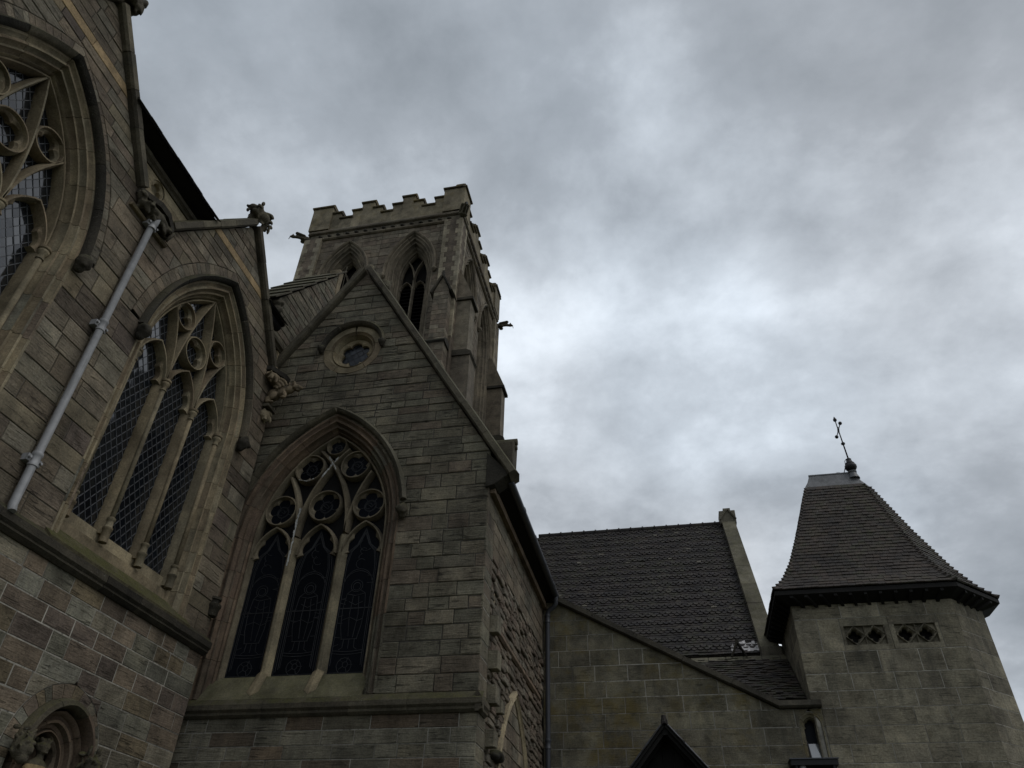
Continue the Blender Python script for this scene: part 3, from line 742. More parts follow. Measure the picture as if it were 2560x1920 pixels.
# upper wall, one zone for each bay
for bi, (uc, (b0, b1)) in enumerate(zip(AX, BND)):
    def ul(z, uc=uc, b0=b0): return b0 if z < 11.86 else max(b0, uc-(14.32-z)/1.25)
    def ur(z, uc=uc, b1=b1): return b1 if z < 11.86 else min(b1, uc+(14.32-z)/1.25)
    def hole(z, uc=uc):
        if z < 5.98: return None
        h = HW+.30 if z < 9.85 else arch_hw(z, HW+.66, SPR, RAD+.66)
        return (uc-h, uc+h) if h > 0 else None
    masonry(SA, aisle, [5.70, 5.98]+zlist(5.98, 9.85, .32, rg, .16)[1:]+zlist(9.85, 11.86, .27, rg, .16)[1:]+zlist(11.86, 13.04, .2, rg, .15)[1:], ul, ur, 'aisle_up', rg, hole, uc, w=(.36, .95), limit=200, core='mortar_dark', mats=['aisle_up']*5+['dress_wall', 'aisle'])
    masonry(SA, aisle, [13.04, 13.23], ul, ur, 'band', rg, w=(.9, 1.4), name='buff_band', gap=.002, core='mortar_dark')
    masonry(SA, aisle, zlist(13.23, 14.25, .2, rg), ul, ur, 'aisle_up', rg, w=(.3, .6), name='gable_head', core='mortar_dark')
    # relieving arch of rough thin stones
    pth = [p for p in arch_path(uc, HW+.44, SPR, RAD+.44, SPR, 12) if p[1] > 9.86]
    block_sweep(SA, pth, [(.215, -.005), (.205, .004), (.01, .004), (0, -.005)], aisle, 'voussoir', 'aisle_up', rg, step=(.1, .2), smooth=False)
    # window
    win = bpy.data.objects.new('window', None); link(win, aisle); win.location = (0, uc-6.86, 0)
    if bi == 0: win['label'] = 'large traceried window cut by the left edge of the picture'
    else: win['label'] = 'three-light traceried window with diamond leaded glass beside the grey drainpipe'
    block_sweep(SA, arch_path(uc, HW, SPR, RAD, 6.0, 12), JAMB, win, 'jamb_stone', 'dress', rg, step=(.35, .7), mats=['dress']*5+['aisle'])
    hp = [p for p in arch_path(uc, HW+.32, SPR, RAD+.32, 9.75, 14) if p[1] > 9.72]
    hp = [(uc-arch_hw(9.78, HW+.32, SPR, RAD+.32), 9.78)]+hp+[(uc+arch_hw(9.78, HW+.32, SPR, RAD+.32), 9.78)]
    block_sweep(SA, hp, HOOD, win, 'hood_stone', 'dark', rg, step=(.6, .95), mats=['dark']*5+['coping'])
    for sg in (-1, 1): label_stop(SA, win, uc+sg*(HW+.36), 9.66, .12, .125, rg)
    D0, D1 = -.44, -.24
    for sg in (-1, 1):
        u = uc+sg*.455
        bar(SA, [(u, 6.6), (u, SPR)], .17, D0, D1).build('mullion', 'dress', win, smooth=R(35))
        m = MB(); m.tube([SA(u, 6.78, D1+.01), SA(u, 9.46, D1+.01)], .04, 10); m.build('shaft', 'dress', win, smooth=True)
        capital(SA, win, u, 9.52, D1+.01, .055); base_(SA, win, u, 6.72, D1+.01, .045)
        u2 = uc+sg*1.335
        m = MB(); m.tube([SA(u2, 6.78, -.225), SA(u2, 9.46, -.225)], .045, 10); m.build('shaft', 'dress', win, smooth=True)
        capital(SA, win, u2, 9.52, -.225, .058); base_(SA, win, u2, 6.72, -.225, .047)
        # side arcs branching outwards
        c = (u+sg*(-1)*0+sg*2.83, SPR)
        arc = arc_pts(c, 2.83, math.pi if sg > 0 else 0, math.pi-R(33.2) if sg > 0 else R(33.2), 10)
        bar(SA, arc, .10, D0, D1).build('tracery_bar', 'dress', win, smooth=R(35))
        foil_circle(SA, win, (uc+sg*.575, 11.10), .265, 3, D0, D1, 'dress', rot=R(90), b=.42, a=.5)
        # cusps in the side cells
        light_head(SA, win, uc+sg*.905, .41, 9.50, .80, D0, D1, 'dress')
    light_head(SA, win, uc, .41, 9.50, .80, D0, D1, 'dress')
    bar(SA, arch_path(uc, .455, SPR, 6.75, SPR, 8), .10, D0, D1).build('tracery_bar', 'dress', win, smooth=R(35))
    bar(SA, arch_path(uc, HW-.035, SPR, RAD-.035, 6.5, 12), .09, D0, D1+.01).build('tracery_rim', 'dress', win, smooth=R(35))
    foil_circle(SA, win, (uc, 10.65), .315, 4, D0, D1, 'dress', rot=R(45), b=.48, a=.44)
    # stepped base under the glass and mossy weathering
    m = MB(SA); m.box(uc-1.34, uc+1.34, 6.38, 6.64, -.46, -.34); m.build('sill_upstand', 'dress', win)
    m = MB(SA); m.box(uc-1.345, uc+1.345, 6.1, 6.42, -.46, -.25); m.build('sill_upstand', 'dress', win)
    seg0 = uc-1.75
    for q in range(4):
        m = MB(SA); a, b = seg0+q*.875, seg0+(q+1)*.875-.006
        pr_ = [(5.90, -.01), (5.90, .12), (5.94, .13), (6.25, -.21), (6.25, -.3), (5.99, -.3)]
        m.strip([[SA(a, v, d) for v, d in pr_], [SA(b, v, d) for v, d in pr_]], True, True); m.build('sill_stone', 'moss', win)
    ins = lambda u, v, uc=uc: 6.6 < v and in_arch(u, v, uc, HW-.01, SPR, RAD)
    lead_lattice(SA, win, ins, uc-HW, uc+HW, 6.60, 12.2, -.425, .150, .225, rg, 290 if bi == 1 else 0, lambda u, v, uc=uc: v < 9.4 and abs(abs(u-uc)-.455) < .02)
    m = MB(SA); p = arch_path(uc, HW+.05, SPR, RAD+.05, 6.2, 10); m.prism(list(reversed(p)), -.50, -.47); m.build('dark_backing', 'timber', win)
# string course with moss on its weathering
SC_PR = [(5.68, -.02), (5.68, .03), (5.73, .09), (5.76, .085), (5.80, .125), (5.90, .125), (6.0, .01), (6.0, -.02)]
string_course(SA, 1.9, 11.84, SC_PR, aisle, rg)
# gable copings, finials, corner and valley carving
for gi, uc in enumerate(AX):
    rake_coping(SA, (uc-1.98, 11.86), (uc, 14.33), .2, -.40, .13, aisle, rg)
    rake_coping(SA, (uc, 14.33), (uc+1.98, 11.86), .2, -.40, .13, aisle, rg)
    bl = [(SA(uc, 14.55, -.08), (.14, .14, .22)), (SA(uc, 14.80, -.02), (.12, .16, .12)), (SA(uc, 14.98, .0), (.07, .07, .10)), (SA(uc+.2, 14.74, .06), (.11, .14, .08)), (SA(uc-.2, 14.72, .0), (.11, .12, .09)), (SA(uc+.05, 14.62, .16), (.12, .12, .14)), (SA(uc+.28, 14.60, .03), (.08, .08, .08)), (SA(uc-.22, 14.55, .1), (.08, .10, .07))]
    bl += foliage_blobs(SA, uc-.28, uc+.34, 14.42, 14.95, -.12, .2, 26, .10, rg)
    lumps('gable_finial', bl, 'coping', aisle, .025)
# valley spout between the gables: projecting gutter block with carved leaves below
def valley(u, big):
    hb = MB(SA)
    plan = [(u-.52, -.3), (u-.48, .10), (u-.12, .25), (u+.12, .25), (u+.48, .10), (u+.52, -.3)]
    hb.add([SA(a, 11.74, d) for a, d in plan]+[SA(a, 11.85, d*1.06) for a, d in plan], [tuple(range(6)), tuple(range(11, 5, -1))]+[(i, (i+1) % 6, 6+(i+1) % 6, 6+i) for i in range(6)])
    hb.build('gutter_block', 'dark', aisle)
    bl = [(SA(u, 11.64, .05), (.2, .42, .12))]+foliage_blobs(SA, u-.45, u+.45, 11.50, 11.74, .04, .20, 48, .075, rg)
    lumps('leaf_corbel', bl, 'coping', aisle, .02)
    m = MB(SA); m.sweep([(u-.5, 11.44), (u+.5, 11.44)], [(-.03, -.02), (-.03, .06), (0, .09), (.03, .06), (.03, -.02)], True, False, True); m.build('corbel_roll', 'dress', aisle)
valley(6.86, True)
hb = MB(SA)
plan = [(11.2, -.3), (11.25, .12), (11.62, .28), (11.8, .28), (11.8, -.3)]
hb.add([SA(a, 11.74, d) for a, d in plan]+[SA(a, 11.85, d*1.06) for a, d in plan], [tuple(range(5)), tuple(range(9, 4, -1))]+[(i, (i+1) % 5, 5+(i+1) % 5, 5+i) for i in range(5)])
hb.build('gutter_block', 'dark', aisle)
lumps('leaf_corbel', [(SA(11.5, 11.64, .05), (.2, .28, .12))]+foliage_blobs(SA, 11.2, 11.75, 11.48, 11.72, .06, .24, 26, .065, rg), 'dress', aisle, .02)
# winged gargoyle at the corner, reaching out over the angle
gb = [(SA(11.62, 11.30, .10), (.16, .13, .16)), (SA(11.62, 11.34, .28), (.16, .11, .13)), (SA(11.62, 11.40, .45), (.13, .09, .10)), (SA(11.62, 11.45, .60), (.10, .08, .085)), (SA(11.62, 11.42, .70), (.07, .06, .05)), (SA(11.62, 11.36, .66), (.05, .05, .025)), (SA(11.56, 11.53, .57), (.03, .03, .06)), (SA(11.68, 11.53, .57), (.03, .03, .06)), (SA(11.57, 11.46, .68), (.025, .02, .02))]
gb += [(SA(11.50, 11.20, .16), (.09, .055, .12), (0, .5, 0)), (SA(11.50, 11.10, .06), (.07, .05, .10)), (SA(11.49, 11.02, .12), (.11, .05, .035)), (SA(11.52, 11.22, .42), (.05, .04, .11), (0, -.4, 0)), (SA(11.52, 11.13, .40), (.07, .045, .03))]
for i in range(7):
    a_ = .35+i*.2
    for q in range(4):
        r_ = .08+q*.075; gb.append((SA(11.49, 11.36+r_*math.sin(a_), .14+r_*math.cos(a_)), (.035, .02, .035)))
gb += foliage_blobs(SA, 11.53, 11.7, 11.4, 11.52, .42, .62, 10, .04, rg)
lumps('gargoyle', gb, 'dress', aisle, .014)
# corner shaft: capital, ring and base seen on the edge
lumps('corner_capital', [(SA(11.62, 10.75, .02), (.10, .16, .14))]+foliage_blobs(SA, 11.5, 11.78, 10.62, 10.9, .02, .12, 20, .05, rg), 'dress', aisle, .018)
m = MB(SA); m.box(11.46, 11.8, 10.9, 10.97, 0, .15); m.build('corner_abacus', 'coping', aisle)
m = MB(); m.lathe(SA(11.74, 6.55, .0), [(.07, -.2), (.10, -.19), (.12, -.05), (.14, -.03), (.14, .02), (.09, .04), (.09, .10), (.12, .11), (.12, .15), (.07, .16)], 12); m.build('shaft_base', 'dark', aisle, smooth=R(50))
# parapet panel behind the valleys, its sunk roundels and the dark eaves over it
SP = Side(-8.38)
for (a, b, ru, rv) in ((5.5, 8.2, 6.95, 12.60), (10.45, 12.0, 11.66, 12.66)):
    def rh(z, ru=ru, rv=rv):
        q = .19**2-(z-rv)**2
        return (ru-math.sqrt(q), ru+math.sqrt(q)) if q > 0 else None
    masonry(SP, aisle, [11.5, 12.2, 12.44, 12.6, 12.8, 12.9], lambda z, a=a: a, lambda z, b=b: b, 'pale', rg, rh, ru, w=(1.1, 1.9), name='parapet_panel', gap=.002, limit=40, bev=.003, rough=.001)
    ring_plate(SP, (ru, rv), lambda t: foil_r(t, 3, .17, R(90), .45, .5), lambda t: .2, 0, 2*math.pi, 40, -.14, -.03, .03, full=True).build('roundel', 'pale', aisle, smooth=R(35))
    m = MB(SP); m.box(ru-.2, ru+.2, rv-.2, rv+.2, -.22, -.13); m.build('roundel_back', 'dress', aisle)
for (a, b) in ((1.9, 3.3), (5.5, 8.2), (10.45, 11.95)): string_course(SP, a, b, [(12.80, -.05), (12.80, .03), (12.84, .05), (12.87, .10), (12.94, .11), (12.96, -.05)], aisle, rg, 'cornice_stone', 'coping', (.9, 1.4))
slope = Vector((-1, 0, 1.25)).normalized(); nr = Vector((1.25, 0, 1)).normalized()
tiles = []
for (ya, yb) in ((1.95, 3.28), (5.45, 8.26), (10.42, 11.28)):
    er = MB(); er.hexa([(-8.45, ya, 12.95), (-8.01, ya, 13.05), (-8.01, yb, 13.05), (-8.45, yb, 12.95), (-8.45, ya, 13.26), (-8.01, ya, 13.09), (-8.01, yb, 13.09), (-8.45, yb, 13.26)])
    er.build('eaves_soffit', 'timber', aisle)
    y = ya
    while y < yb-.17:
        for row in range(3):
            p = Vector((-7.97, y, 13.055))+slope*(row*.11-.03+rg.uniform(-.012, .012))
            tiles.append(tile_poly([p, p+Vector((0, .165, 0))], (p+slope*.2, p+slope*.2+Vector((0, .165, 0))), nr, .02, .03+rg.uniform(0, .014)))
        y += .17
emit_tiles(tiles, aisle, 'tile_dark', 'eaves_tile', 120, 'eaves_tiles')
m = MB(); m.tube([(-8.16, 10.5, 12.98), (-8.16, 11.25, 12.98)], .09, 12); m.build('eaves_gutter', 'iron', aisle, smooth=True)
rf = MB(); rf.hexa([(-8.45, 1.9, 13.4), (-8.45, 11.9, 13.4), (-12.6, 11.9, 18.7), (-12.6, 1.9, 18.7), (-8.45, 1.9, 13.5), (-8.45, 11.9, 13.5), (-12.6, 11.9, 18.8), (-12.6, 1.9, 18.8)])
rf.build('roof', 'tile_dark', aisle)
rf2 = MB(); rf2.hexa([(-17.2, 1.9, 13.02), (-17.2, 11.9, 13.02), (-12.6, 11.9, 18.7), (-12.6, 1.9, 18.7), (-17.2, 1.9, 13.1), (-17.2, 11.9, 13.1), (-12.6, 11.9, 18.8), (-12.6, 1.9, 18.8)])
rf2.build('roof', 'tile_dark', aisle)
for uc in AX:
    m = MB(); m.add([(-8.5, uc-1.95, 11.86), (-8.5, uc+1.95, 11.86), (-8.5, uc, 14.3), (-11.5, uc-1.95, 11.86), (-11.5, uc+1.95, 11.86), (-11.5, uc, 14.3)], [(0, 1, 2), (5, 4, 3), (0, 2, 5, 3), (1, 4, 5, 2)]); m.build('gable_roof', 'tile_dark', aisle)
m = MB(); m.box(-17.0, -8.68, 1.92, 11.78, 0, 13.0); m.build('inner_wall', 'mortar_dark', aisle)

# niche with carved heads, in the lower wall
niche = bpy.data.objects.new('niche', None); link(niche, aisle); niche.location = (0, NU-6.86, 3.0)
block_sweep(SA, arch_path(NU, NH, NS, NR, 2.2, 12), [(.18, -.005), (.175, .003), (.005, .003), (0, -.005)], niche, 'voussoir', 'aisle', rg, step=(.1, .2), smooth=False)
block_sweep(SA, [p for p in arch_path(NU, NH-.13, NS, NR-.13, NS-.05, 14)], [(.13, -.02), (.13, .05), (.10, .13), (.04, .15), (.01, .10), (0, .04), (0, -.02)], niche, 'hood_stone', 'coping', rg, step=(.5, .8), mats=['dress_red', 'coping'])
block_sweep(SA, arch_path(NU, .36, NS-.05, .42, 2.2, 12), [(.22, .0), (.19, -.02), (.17, -.08), (.13, -.10), (.11, -.05), (.08, -.06), (.06, -.13), (.02, -.15), (0, -.20), (0, -.34)], niche, 'jamb_stone', 'dress_red', rg, step=(.4, .7))
light_head(SA, niche, NU, .35, NS-.05, .40, -.30, -.12, 'dress_red', .05)
m = MB(SA); m.prism(list(reversed(arch_path(NU, .6, NS, .65, 2.2, 10))), -.42, -.36); m.build('niche_back', 'dress_red', niche)
for sg in (-1, 1):
    hb_ = [(SA(NU+sg*.66, 3.50, .14), (.13, .12, .15)), (SA(NU+sg*.66, 3.47, .27), (.05, .03, .06)), (SA(NU+sg*.66, 3.38, .2), (.08, .07, .07)), (SA(NU+sg*.61, 3.56, .23), (.04, .03, .03)), (SA(NU+sg*.71, 3.56, .23), (.04, .03, .03))]
    hb_ += foliage_blobs(SA, NU+sg*.66-.14, NU+sg*.66+.14, 3.42, 3.72, .02, .22, 26, .05, rg)
    lumps('label_head', hb_, 'coping', niche, .014)
m = MB(SA); m.box(NU-.45, NU+.45, 2.05, 2.2, -.36, .12); m.build('niche_sill', 'dress', niche)

# ================================================================== CHAPEL (gabled, centre)
rc = random.Random(23)
YC = 12.0; FC = Front(YC); CX = -6.6
chapel = thing('gabled_chapel', 'dark stone chapel with steep gable, stained-glass window and small round window', 'church chapel', (CX, YC, 0))
CH, CS, CR = 1.42, 8.15, 2.68
def cl_(z): return -9.3 if z < 9.4 else max(-9.3, CX-(15.33-z)/1.649)
def cr_(z): return -3.1 if z < 9.4 else min(-3.1, CX+(15.33-z)/1.649)
def ch_hole(z):
    if z < 4.98: return None
    h = arch_hw(z, CH+.30, CS, CR+.30)
    return (CX-h, CX+h) if h > 0 else None
RX, RZ, RR = -6.57, 12.74, .70
def rose_hole(z):
    q = RR*RR-(z-RZ)**2
    return (RX-math.sqrt(q), RX+math.sqrt(q)) if q > 0 else None
def chap_hole(z): return ch_hole(z) if z < 11.4 else rose_hole(z)
masonry(FC, chapel, zlist(0, 2.9, .27, rc), lambda z: -9.3, lambda z: -3.1, 'chapel_low', rc, indiv=False, name='wall_base')
masonry(FC, chapel, zlist(2.9, 4.70, .235, rc, .1), lambda z: -9.3, lambda z: -3.1, 'chapel_low', rc, w=(.32, .85), name='lower_wall', core_d=-.006)
masonry(FC, chapel, [4.70, 4.98]+zlist(4.98, 9.4, .27, rc, .14)[1:]+zlist(9.4, 15.28, .215, rc, .2)[1:], cl_, cr_, 'chapel', rc, chap_hole, CX, w=(.3, .85), name='gable_wall', core='mortar_dark', limit=300, rough=.012, bev=.012)
string_course(FC, -8.6, -3.0, [(4.66, -.02), (4.66, .03), (4.70, .075), (4.74, .07), (4.78, .11), (4.86, .11), (4.98, .01), (4.98, -.02)], chapel, rc, mat='coping')
SS = Side(-3.1)
string_course(SS, 11.9, 12.42, [(4.66, -.02), (4.66, .03), (4.70, .075), (4.74, .07), (4.78, .10), (4.86, .10), (4.98, .01), (4.98, -.02)], chapel, rc, mat='coping')
# big window
win = bpy.data.objects.new('window', None); link(win, chapel); win['label'] = 'three-light stained-glass window with foiled roundels'
block_sweep(FC, arch_path(CX, CH, CS, CR, 5.0, 14), JAMB, win, 'jamb_stone', 'dress_red', rc, step=(.4, .8), mats=['dress_red']*4+['chapel'])
hp = arch_path(CX, CH+.35, CS, CR+.35, 8.2, 16); hp = [p for p in hp if p[1] > 8.4]
hm = len(hp)//2
block_sweep(FC, hp[:hm+1], HOOD, win, 'hood_stone', 'coping', rc, step=(.5, .9), mats=['dark', 'coping', 'coping'])
block_sweep(FC, hp[hm:], HOOD, win, 'hood_stone', 'lichen_stone', rc, step=(.5, .9))
for sg in (-1, 1): label_stop(FC, win, CX+sg*(CH+.41), 8.34, .12, .115, rc, 'coping')
D0, D1 = -.42, -.25
GD = -.36
for sg in (-1, 1):
    u = CX+sg*.53
    bar(FC, [(u, 5.36), (u, CS-.05)], .22, D0, D1).build('mullion', 'dress', win, smooth=R(35))
    inw = arc_pts((u-sg*CR, CS), CR, 0 if sg > 0 else math.pi, (1 if sg > 0 else -1)*R(55.0)+(0 if sg > 0 else math.pi), 14)
    inw = [p for p in inw if in_arch(p[0], p[1], CX, CH, CS, CR)]
    bar(FC, inw, .12, D0, D1).build('tracery_bar', 'dress_dim', win, smooth=R(35))
    outw = arc_pts((u+sg*CR, CS), CR, math.pi if sg > 0 else 0, math.pi-R(34) if sg > 0 else R(34), 10)
    outw = [p for p in outw if in_arch(p[0], p[1], CX, CH, CS, CR)]
    bar(FC, outw, .12, D0, D1).build('tracery_bar', 'dress_dim', win, smooth=R(35))
    foil_circle(FC, win, (CX+sg*.955, 8.74), .325, 5, D0, D1, 'dress_dim', b=.56, a=.42)
    foil_circle(FC, win, (CX+sg*.515, 9.71), .315, 4, D0, D1, 'dress_dim', rot=R(45), b=.5, a=.46)
    light_head(FC, win, CX+sg*.955, .40, 7.72, .70, D0, D1, 'dress_dim')
light_head(FC, win, CX, .40, 7.72, .70, D0, D1, 'dress_dim')
foil_circle(FC, win, (CX, 8.78), .335, 5, D0, D1, 'dress_dim', b=.56, a=.42)
foil_circle(FC, win, (CX, 10.22), .215, 4, D0, D1, 'dress_dim', rot=R(45), b=.5, a=.46, wd=.05)
bar(FC, arch_path(CX, CH-.04, CS, CR-.04, 5.3, 14), .1, D0, D1+.01).build('tracery_rim', 'dress_dim', win, smooth=R(35))
for k in range(3):
    m = MB(FC); a = CX-1.5+k*1.0; pr_ = [(4.90, -.02), (4.90, .03), (4.96, .035), (5.42, -.28), (5.42, -.44), (4.96, -.44)]
    m.strip([[FC(a, v, d) for v, d in pr_], [FC(a+.995, v, d) for v, d in pr_]], True, True); m.build('sill_stone', 'moss_light', win)
for sg in (-1, 1):
    u = CX+sg*.53
    m = MB(FC); m.add([FC(u-.11, 5.10, -.05), FC(u+.11, 5.10, -.05), FC(u+.11, 5.46, -.26), FC(u-.11, 5.46, -.26), FC(u, 5.50, -.20), FC(u, 5.02, -.0)], [(0, 5, 4, 3), (5, 1, 2, 4), (0, 1, 5), (3, 4, 2)]); m.build('mullion_foot', 'dress', win)
# stained glass: one sheet for each light and roundel, lead lines as raised cames
def pane(poly, d, parent, mat='stained', name='pane', fr=FC):
    m = MB(fr); m.prism(poly, d-.01, d); return m.build(name, mat, parent)
cm = MB(FC)
def lead(pts, hw=.0045, closed=False):
    if closed: pts = list(pts)+[pts[0]]
    for p, q in zip(pts[:-1], pts[1:]): seg_box(cm, p, q, hw, GD-.002, GD+.007)
for li, uc in enumerate((CX-.955, CX, CX+.955)):
    w2 = .43
    pane([(uc-w2, 5.38), (uc+w2, 5.38), (uc+w2, 7.75), (uc+.3, 8.2), (uc, 8.5), (uc-.3, 8.2), (uc-w2, 7.75)], GD, win)
    for o in (.395, .36, .315, .285):
        lead([(uc-o, 5.44+(.43-o)), (uc-o, 7.45), (uc-o*.8, 7.75), (uc-o*.35, 7.9), (uc, 8.25-(.4-o))]); lead([(uc+o, 5.44+(.43-o)), (uc+o, 7.45), (uc+o*.8, 7.75), (uc+o*.35, 7.9), (uc, 8.25-(.4-o))])
    lead([(uc-.40, 5.46), (uc+.40, 5.46)]); lead([(uc-.40, 6.62), (uc+.40, 6.62)], .008)
    lead(arc_pts((uc, 7.05), .30, R(10), R(170), 10)); lead(arc_pts((uc, 7.12), .27, R(5), R(175), 10))
    hx = rc.uniform(-.04, .04)
    lead(circle((uc+hx, 7.05), .115, 16), closed=True); lead(circle((uc+hx, 7.04), .075, 14), closed=True)
    # figure: shoulders, robe, legs
    lead([(uc+hx-.07, 6.98), (uc-.18, 6.9), (uc-.22, 6.6), (uc-.2, 6.28), (uc-.15, 6.05)]); lead([(uc+hx+.07, 6.98), (uc+.18, 6.9), (uc+.21, 6.62), (uc+.19, 6.3), (uc+.14, 6.05)])
    lead([(uc-.18, 6.9), (uc+hx, 6.86), (uc+.18, 6.9)]); lead([(uc-.05, 6.85), (uc-.07, 6.5), (uc-.03, 6.1)]); lead([(uc+.06, 6.85), (uc+.1, 6.5), (uc+.06, 6.08)])
    lead([(uc-.2, 6.4), (uc-.05, 6.45), (uc+.1, 6.38), (uc+.2, 6.42)]); lead([(uc-.12, 6.75), (uc+.02, 6.68), (uc+.15, 6.74)])
    lead([(uc-.16, 6.05), (uc+.15, 6.05)]); lead([(uc-.1, 6.05), (uc-.11, 5.9), (uc-.17, 5.86)]); lead([(uc+.1, 6.05), (uc+.11, 5.9), (uc+.17, 5.86)]); lead([(uc, 6.05), (uc, 5.88)])
    for zc in (5.85, 5.80): lead([(uc-.28, zc), (uc-.1, zc-.02), (uc+.1, zc-.02), (uc+.28, zc)])
    lead(arc_pts((uc-.02, 5.58), .14, 0, R(360), 12)); lead(circle((uc, 5.6), .05, 10), closed=True)
    for a in range(5): lead([(uc+.05*math.cos(a*1.257), 5.6+.05*math.sin(a*1.257)), (uc+.14*math.cos(a*1.257), 5.6+.14*math.sin(a*1.257))], .004)
    for q in range(9):
        z = rc.uniform(5.9, 7.3); sg = rc.choice((-1, 1)); lead([(uc+sg*.285, z), (uc+sg*rc.uniform(.16, .2), z+rc.uniform(-.04, .04))], .004)
    for q in range(4): lead(arc_pts((uc+rc.uniform(-.1, .1), 7.5+q*.13), rc.uniform(.06, .13), rc.uniform(0, 3), rc.uniform(3.4, 6), 8), .004)
for (u, v, r) in ((CX-.955, 8.74, .31), (CX, 8.78, .32), (CX+.955, 8.74, .31), (CX-.515, 9.71, .30), (CX+.515, 9.71, .30), (CX, 10.22, .2)):
    pane(list(reversed(circle((u, v), r, 20))), GD, win)
    lead(circle((u, v), r*.42, 14), .004, True); lead(circle((u, v), r*.36, 14), .004, True); lead(arc_pts((u-r*.1, v), r*.22, 0, 5, 9), .004); lead([(u-r*.3, v+r*.2), (u+r*.1, v-r*.1), (u+r*.3, v+r*.15)], .004)
    for a in range(5): lead([(u+r*.42*math.cos(a*1.257+.9), v+r*.42*math.sin(a*1.257+.9)), (u+r*.85*math.cos(a*1.257+.9), v+r*.85*math.sin(a*1.257+.9))], .004)
cm.build('lead_came', 'came2', win, kind='stuff')
m = MB(FC); m.prism(list(reversed(arch_path(CX, CH+.05, CS, CR+.05, 5.0, 10))), -.46, -.43); m.build('dark_backing', 'timber', win)
# bird lime on the tracery
dr = MB(FC)
def lime(pts, wd):
    for (p, q) in zip(pts[:-1], pts[1:]):
        for k in range(5):
            t0 = k/5; a = (p[0]+(q[0]-p[0])*t0+rc.uniform(-.012, .012), p[1]+(q[1]-p[1])*t0); b = (p[0]+(q[0]-p[0])*(t0+rc.uniform(.1, .22))+rc.uniform(-.012, .012), p[1]+(q[1]-p[1])*(t0+.2))
            seg_box(dr, a, b, wd*rc.uniform(.25, 1), D1-.01, D1+.004)
lime([(CX-.52, 8.75), (CX-.54, 8.5), (CX-.53, 8.2), (CX-.53, 7.9), (CX-.54, 7.5)], .022)
lime([(CX, 9.78), (CX-.1, 9.62), (CX-.2, 9.45)], .022); lime([(CX-.12, 9.95), (CX, 9.78), (CX+.1, 9.62)], .022); lime([(CX+.02, 9.78), (CX+.1, 9.92)], .018); lime([(CX-.7, 9.44), (CX-.52, 9.39), (CX-.36, 9.44)], .01)
dr.build('bird_lime', 'lime', win, kind='stuff')
# small round window
rose = bpy.data.objects.new('round_window', None); link(rose, chapel); rose['label'] = 'small round cusped window high in the gable'
rp_ = [(RX+.43*math.cos(R(90)-2*math.pi*i/40), RZ+.43*math.sin(R(90)-2*math.pi*i/40)) for i in range(41)]
block_sweep(FC, rp_, [(.28, .004), (.13, .002), (.11, -.04), (.08, -.06), (.06, -.03), (.04, -.10), (.01, -.14), (0, -.2), (0, -.32)], rose, 'ring_stone', 'dress', rc, step=(.45, .6))
hp = [(RX+.70*math.cos(R(172-164*i/24)), RZ+.02+.70*math.sin(R(172-164*i/24))) for i in range(25)]
block_sweep(FC, hp, off(HOOD, 0), rose, 'hood_stone', 'coping', rc, step=(.6, .9), mats=['dark', 'coping'])
for sg in (-1, 1): label_stop(FC, rose, RX+sg*.755, RZ+.06, .10, .085, rc, 'dark', .018)
ring_plate(FC, (RX, RZ), lambda t: foil_r(t, 6, .37, R(90), .62, .36), lambda t: .45, 0, 2*math.pi, 72, -.30, -.17, .03, full=True).build('foil', 'dress', rose, smooth=R(35))
pr2 = random.Random(5); gx = [-.4, -.24, -.1, .05, .2, .4]; gz = [-.4, -.22, -.06, .1, .26, .4]
for i in range(5):
    for j in range(5):
        m = MB(FC); q = [(gx[i], gz[j]), (gx[i+1], gz[j]), (gx[i+1], gz[j+1]), (gx[i], gz[j+1])]
        ca, sa = math.cos(.5), math.sin(.5); q = [(RX+(a*ca-b*sa)*.93, RZ+(a*sa+b*ca)*.93) for a, b in q]; q = inset(q, .006)
        t = [pr2.uniform(-.006, .006) for _ in range(4)]
        m.add([FC(a, b, -.26+t[k]) for k, (a, b) in enumerate(q)], [(0, 1, 2, 3)]); m.build('pane', 'glass_dim', rose)
m = MB(FC); m.prism(list(reversed(circle((RX, RZ), .46, 24))), -.30, -.285); m.build('lead_came', 'came2', rose)
# copings, kneeler
rake_coping(FC, (CX, 15.36), (-2.70, 8.93), .2, -.35, .13, chapel, rc, seg=(.8, 1.5))
rake_coping(FC, (-8.45, 12.31), (CX, 15.36), .2, -.35, .13, chapel, rc, seg=(.8, 1.5))
m = MB(FC); m.prism([(-3.16, 8.72), (-2.98, 8.76), (-2.80, 8.90), (-2.72, 8.94), (-2.74, 9.04), (-3.16, 9.5)], -.34, .06, .012); m.build('kneeler', 'dark', chapel)
m = MB(FC); m.prism([(-3.35, 9.05), (-2.70, 9.05), (-2.68, 9.9), (-3.35, 9.9)], -.55, -.2, .02); m.build('kneeler_gablet', 'coping', chapel)
for zz_, rr in ((9.96, .075), (9.82, .05)):
    m = MB(); m.tube([(-3.4, 12.36, zz_), (-2.64, 12.36, zz_)], rr, 10); m.build('kneeler_roll', 'coping', chapel, smooth=R(50))
lumps('apex_cross_stump', [(FC(CX, 15.60, -.1), (.11, .1, .13)), (FC(CX+.22, 15.32, -.42), (.24, .1, .10)), (FC(CX+.08, 15.48, -.3), (.14, .16, .10)), (FC(CX+.38, 15.2, -.42), (.12, .1, .14))]+foliage_blobs(FC, CX+.05, CX+.5, 15.05, 15.4, -.5, -.35, 16, .07, rc), 'coping', chapel, .022)
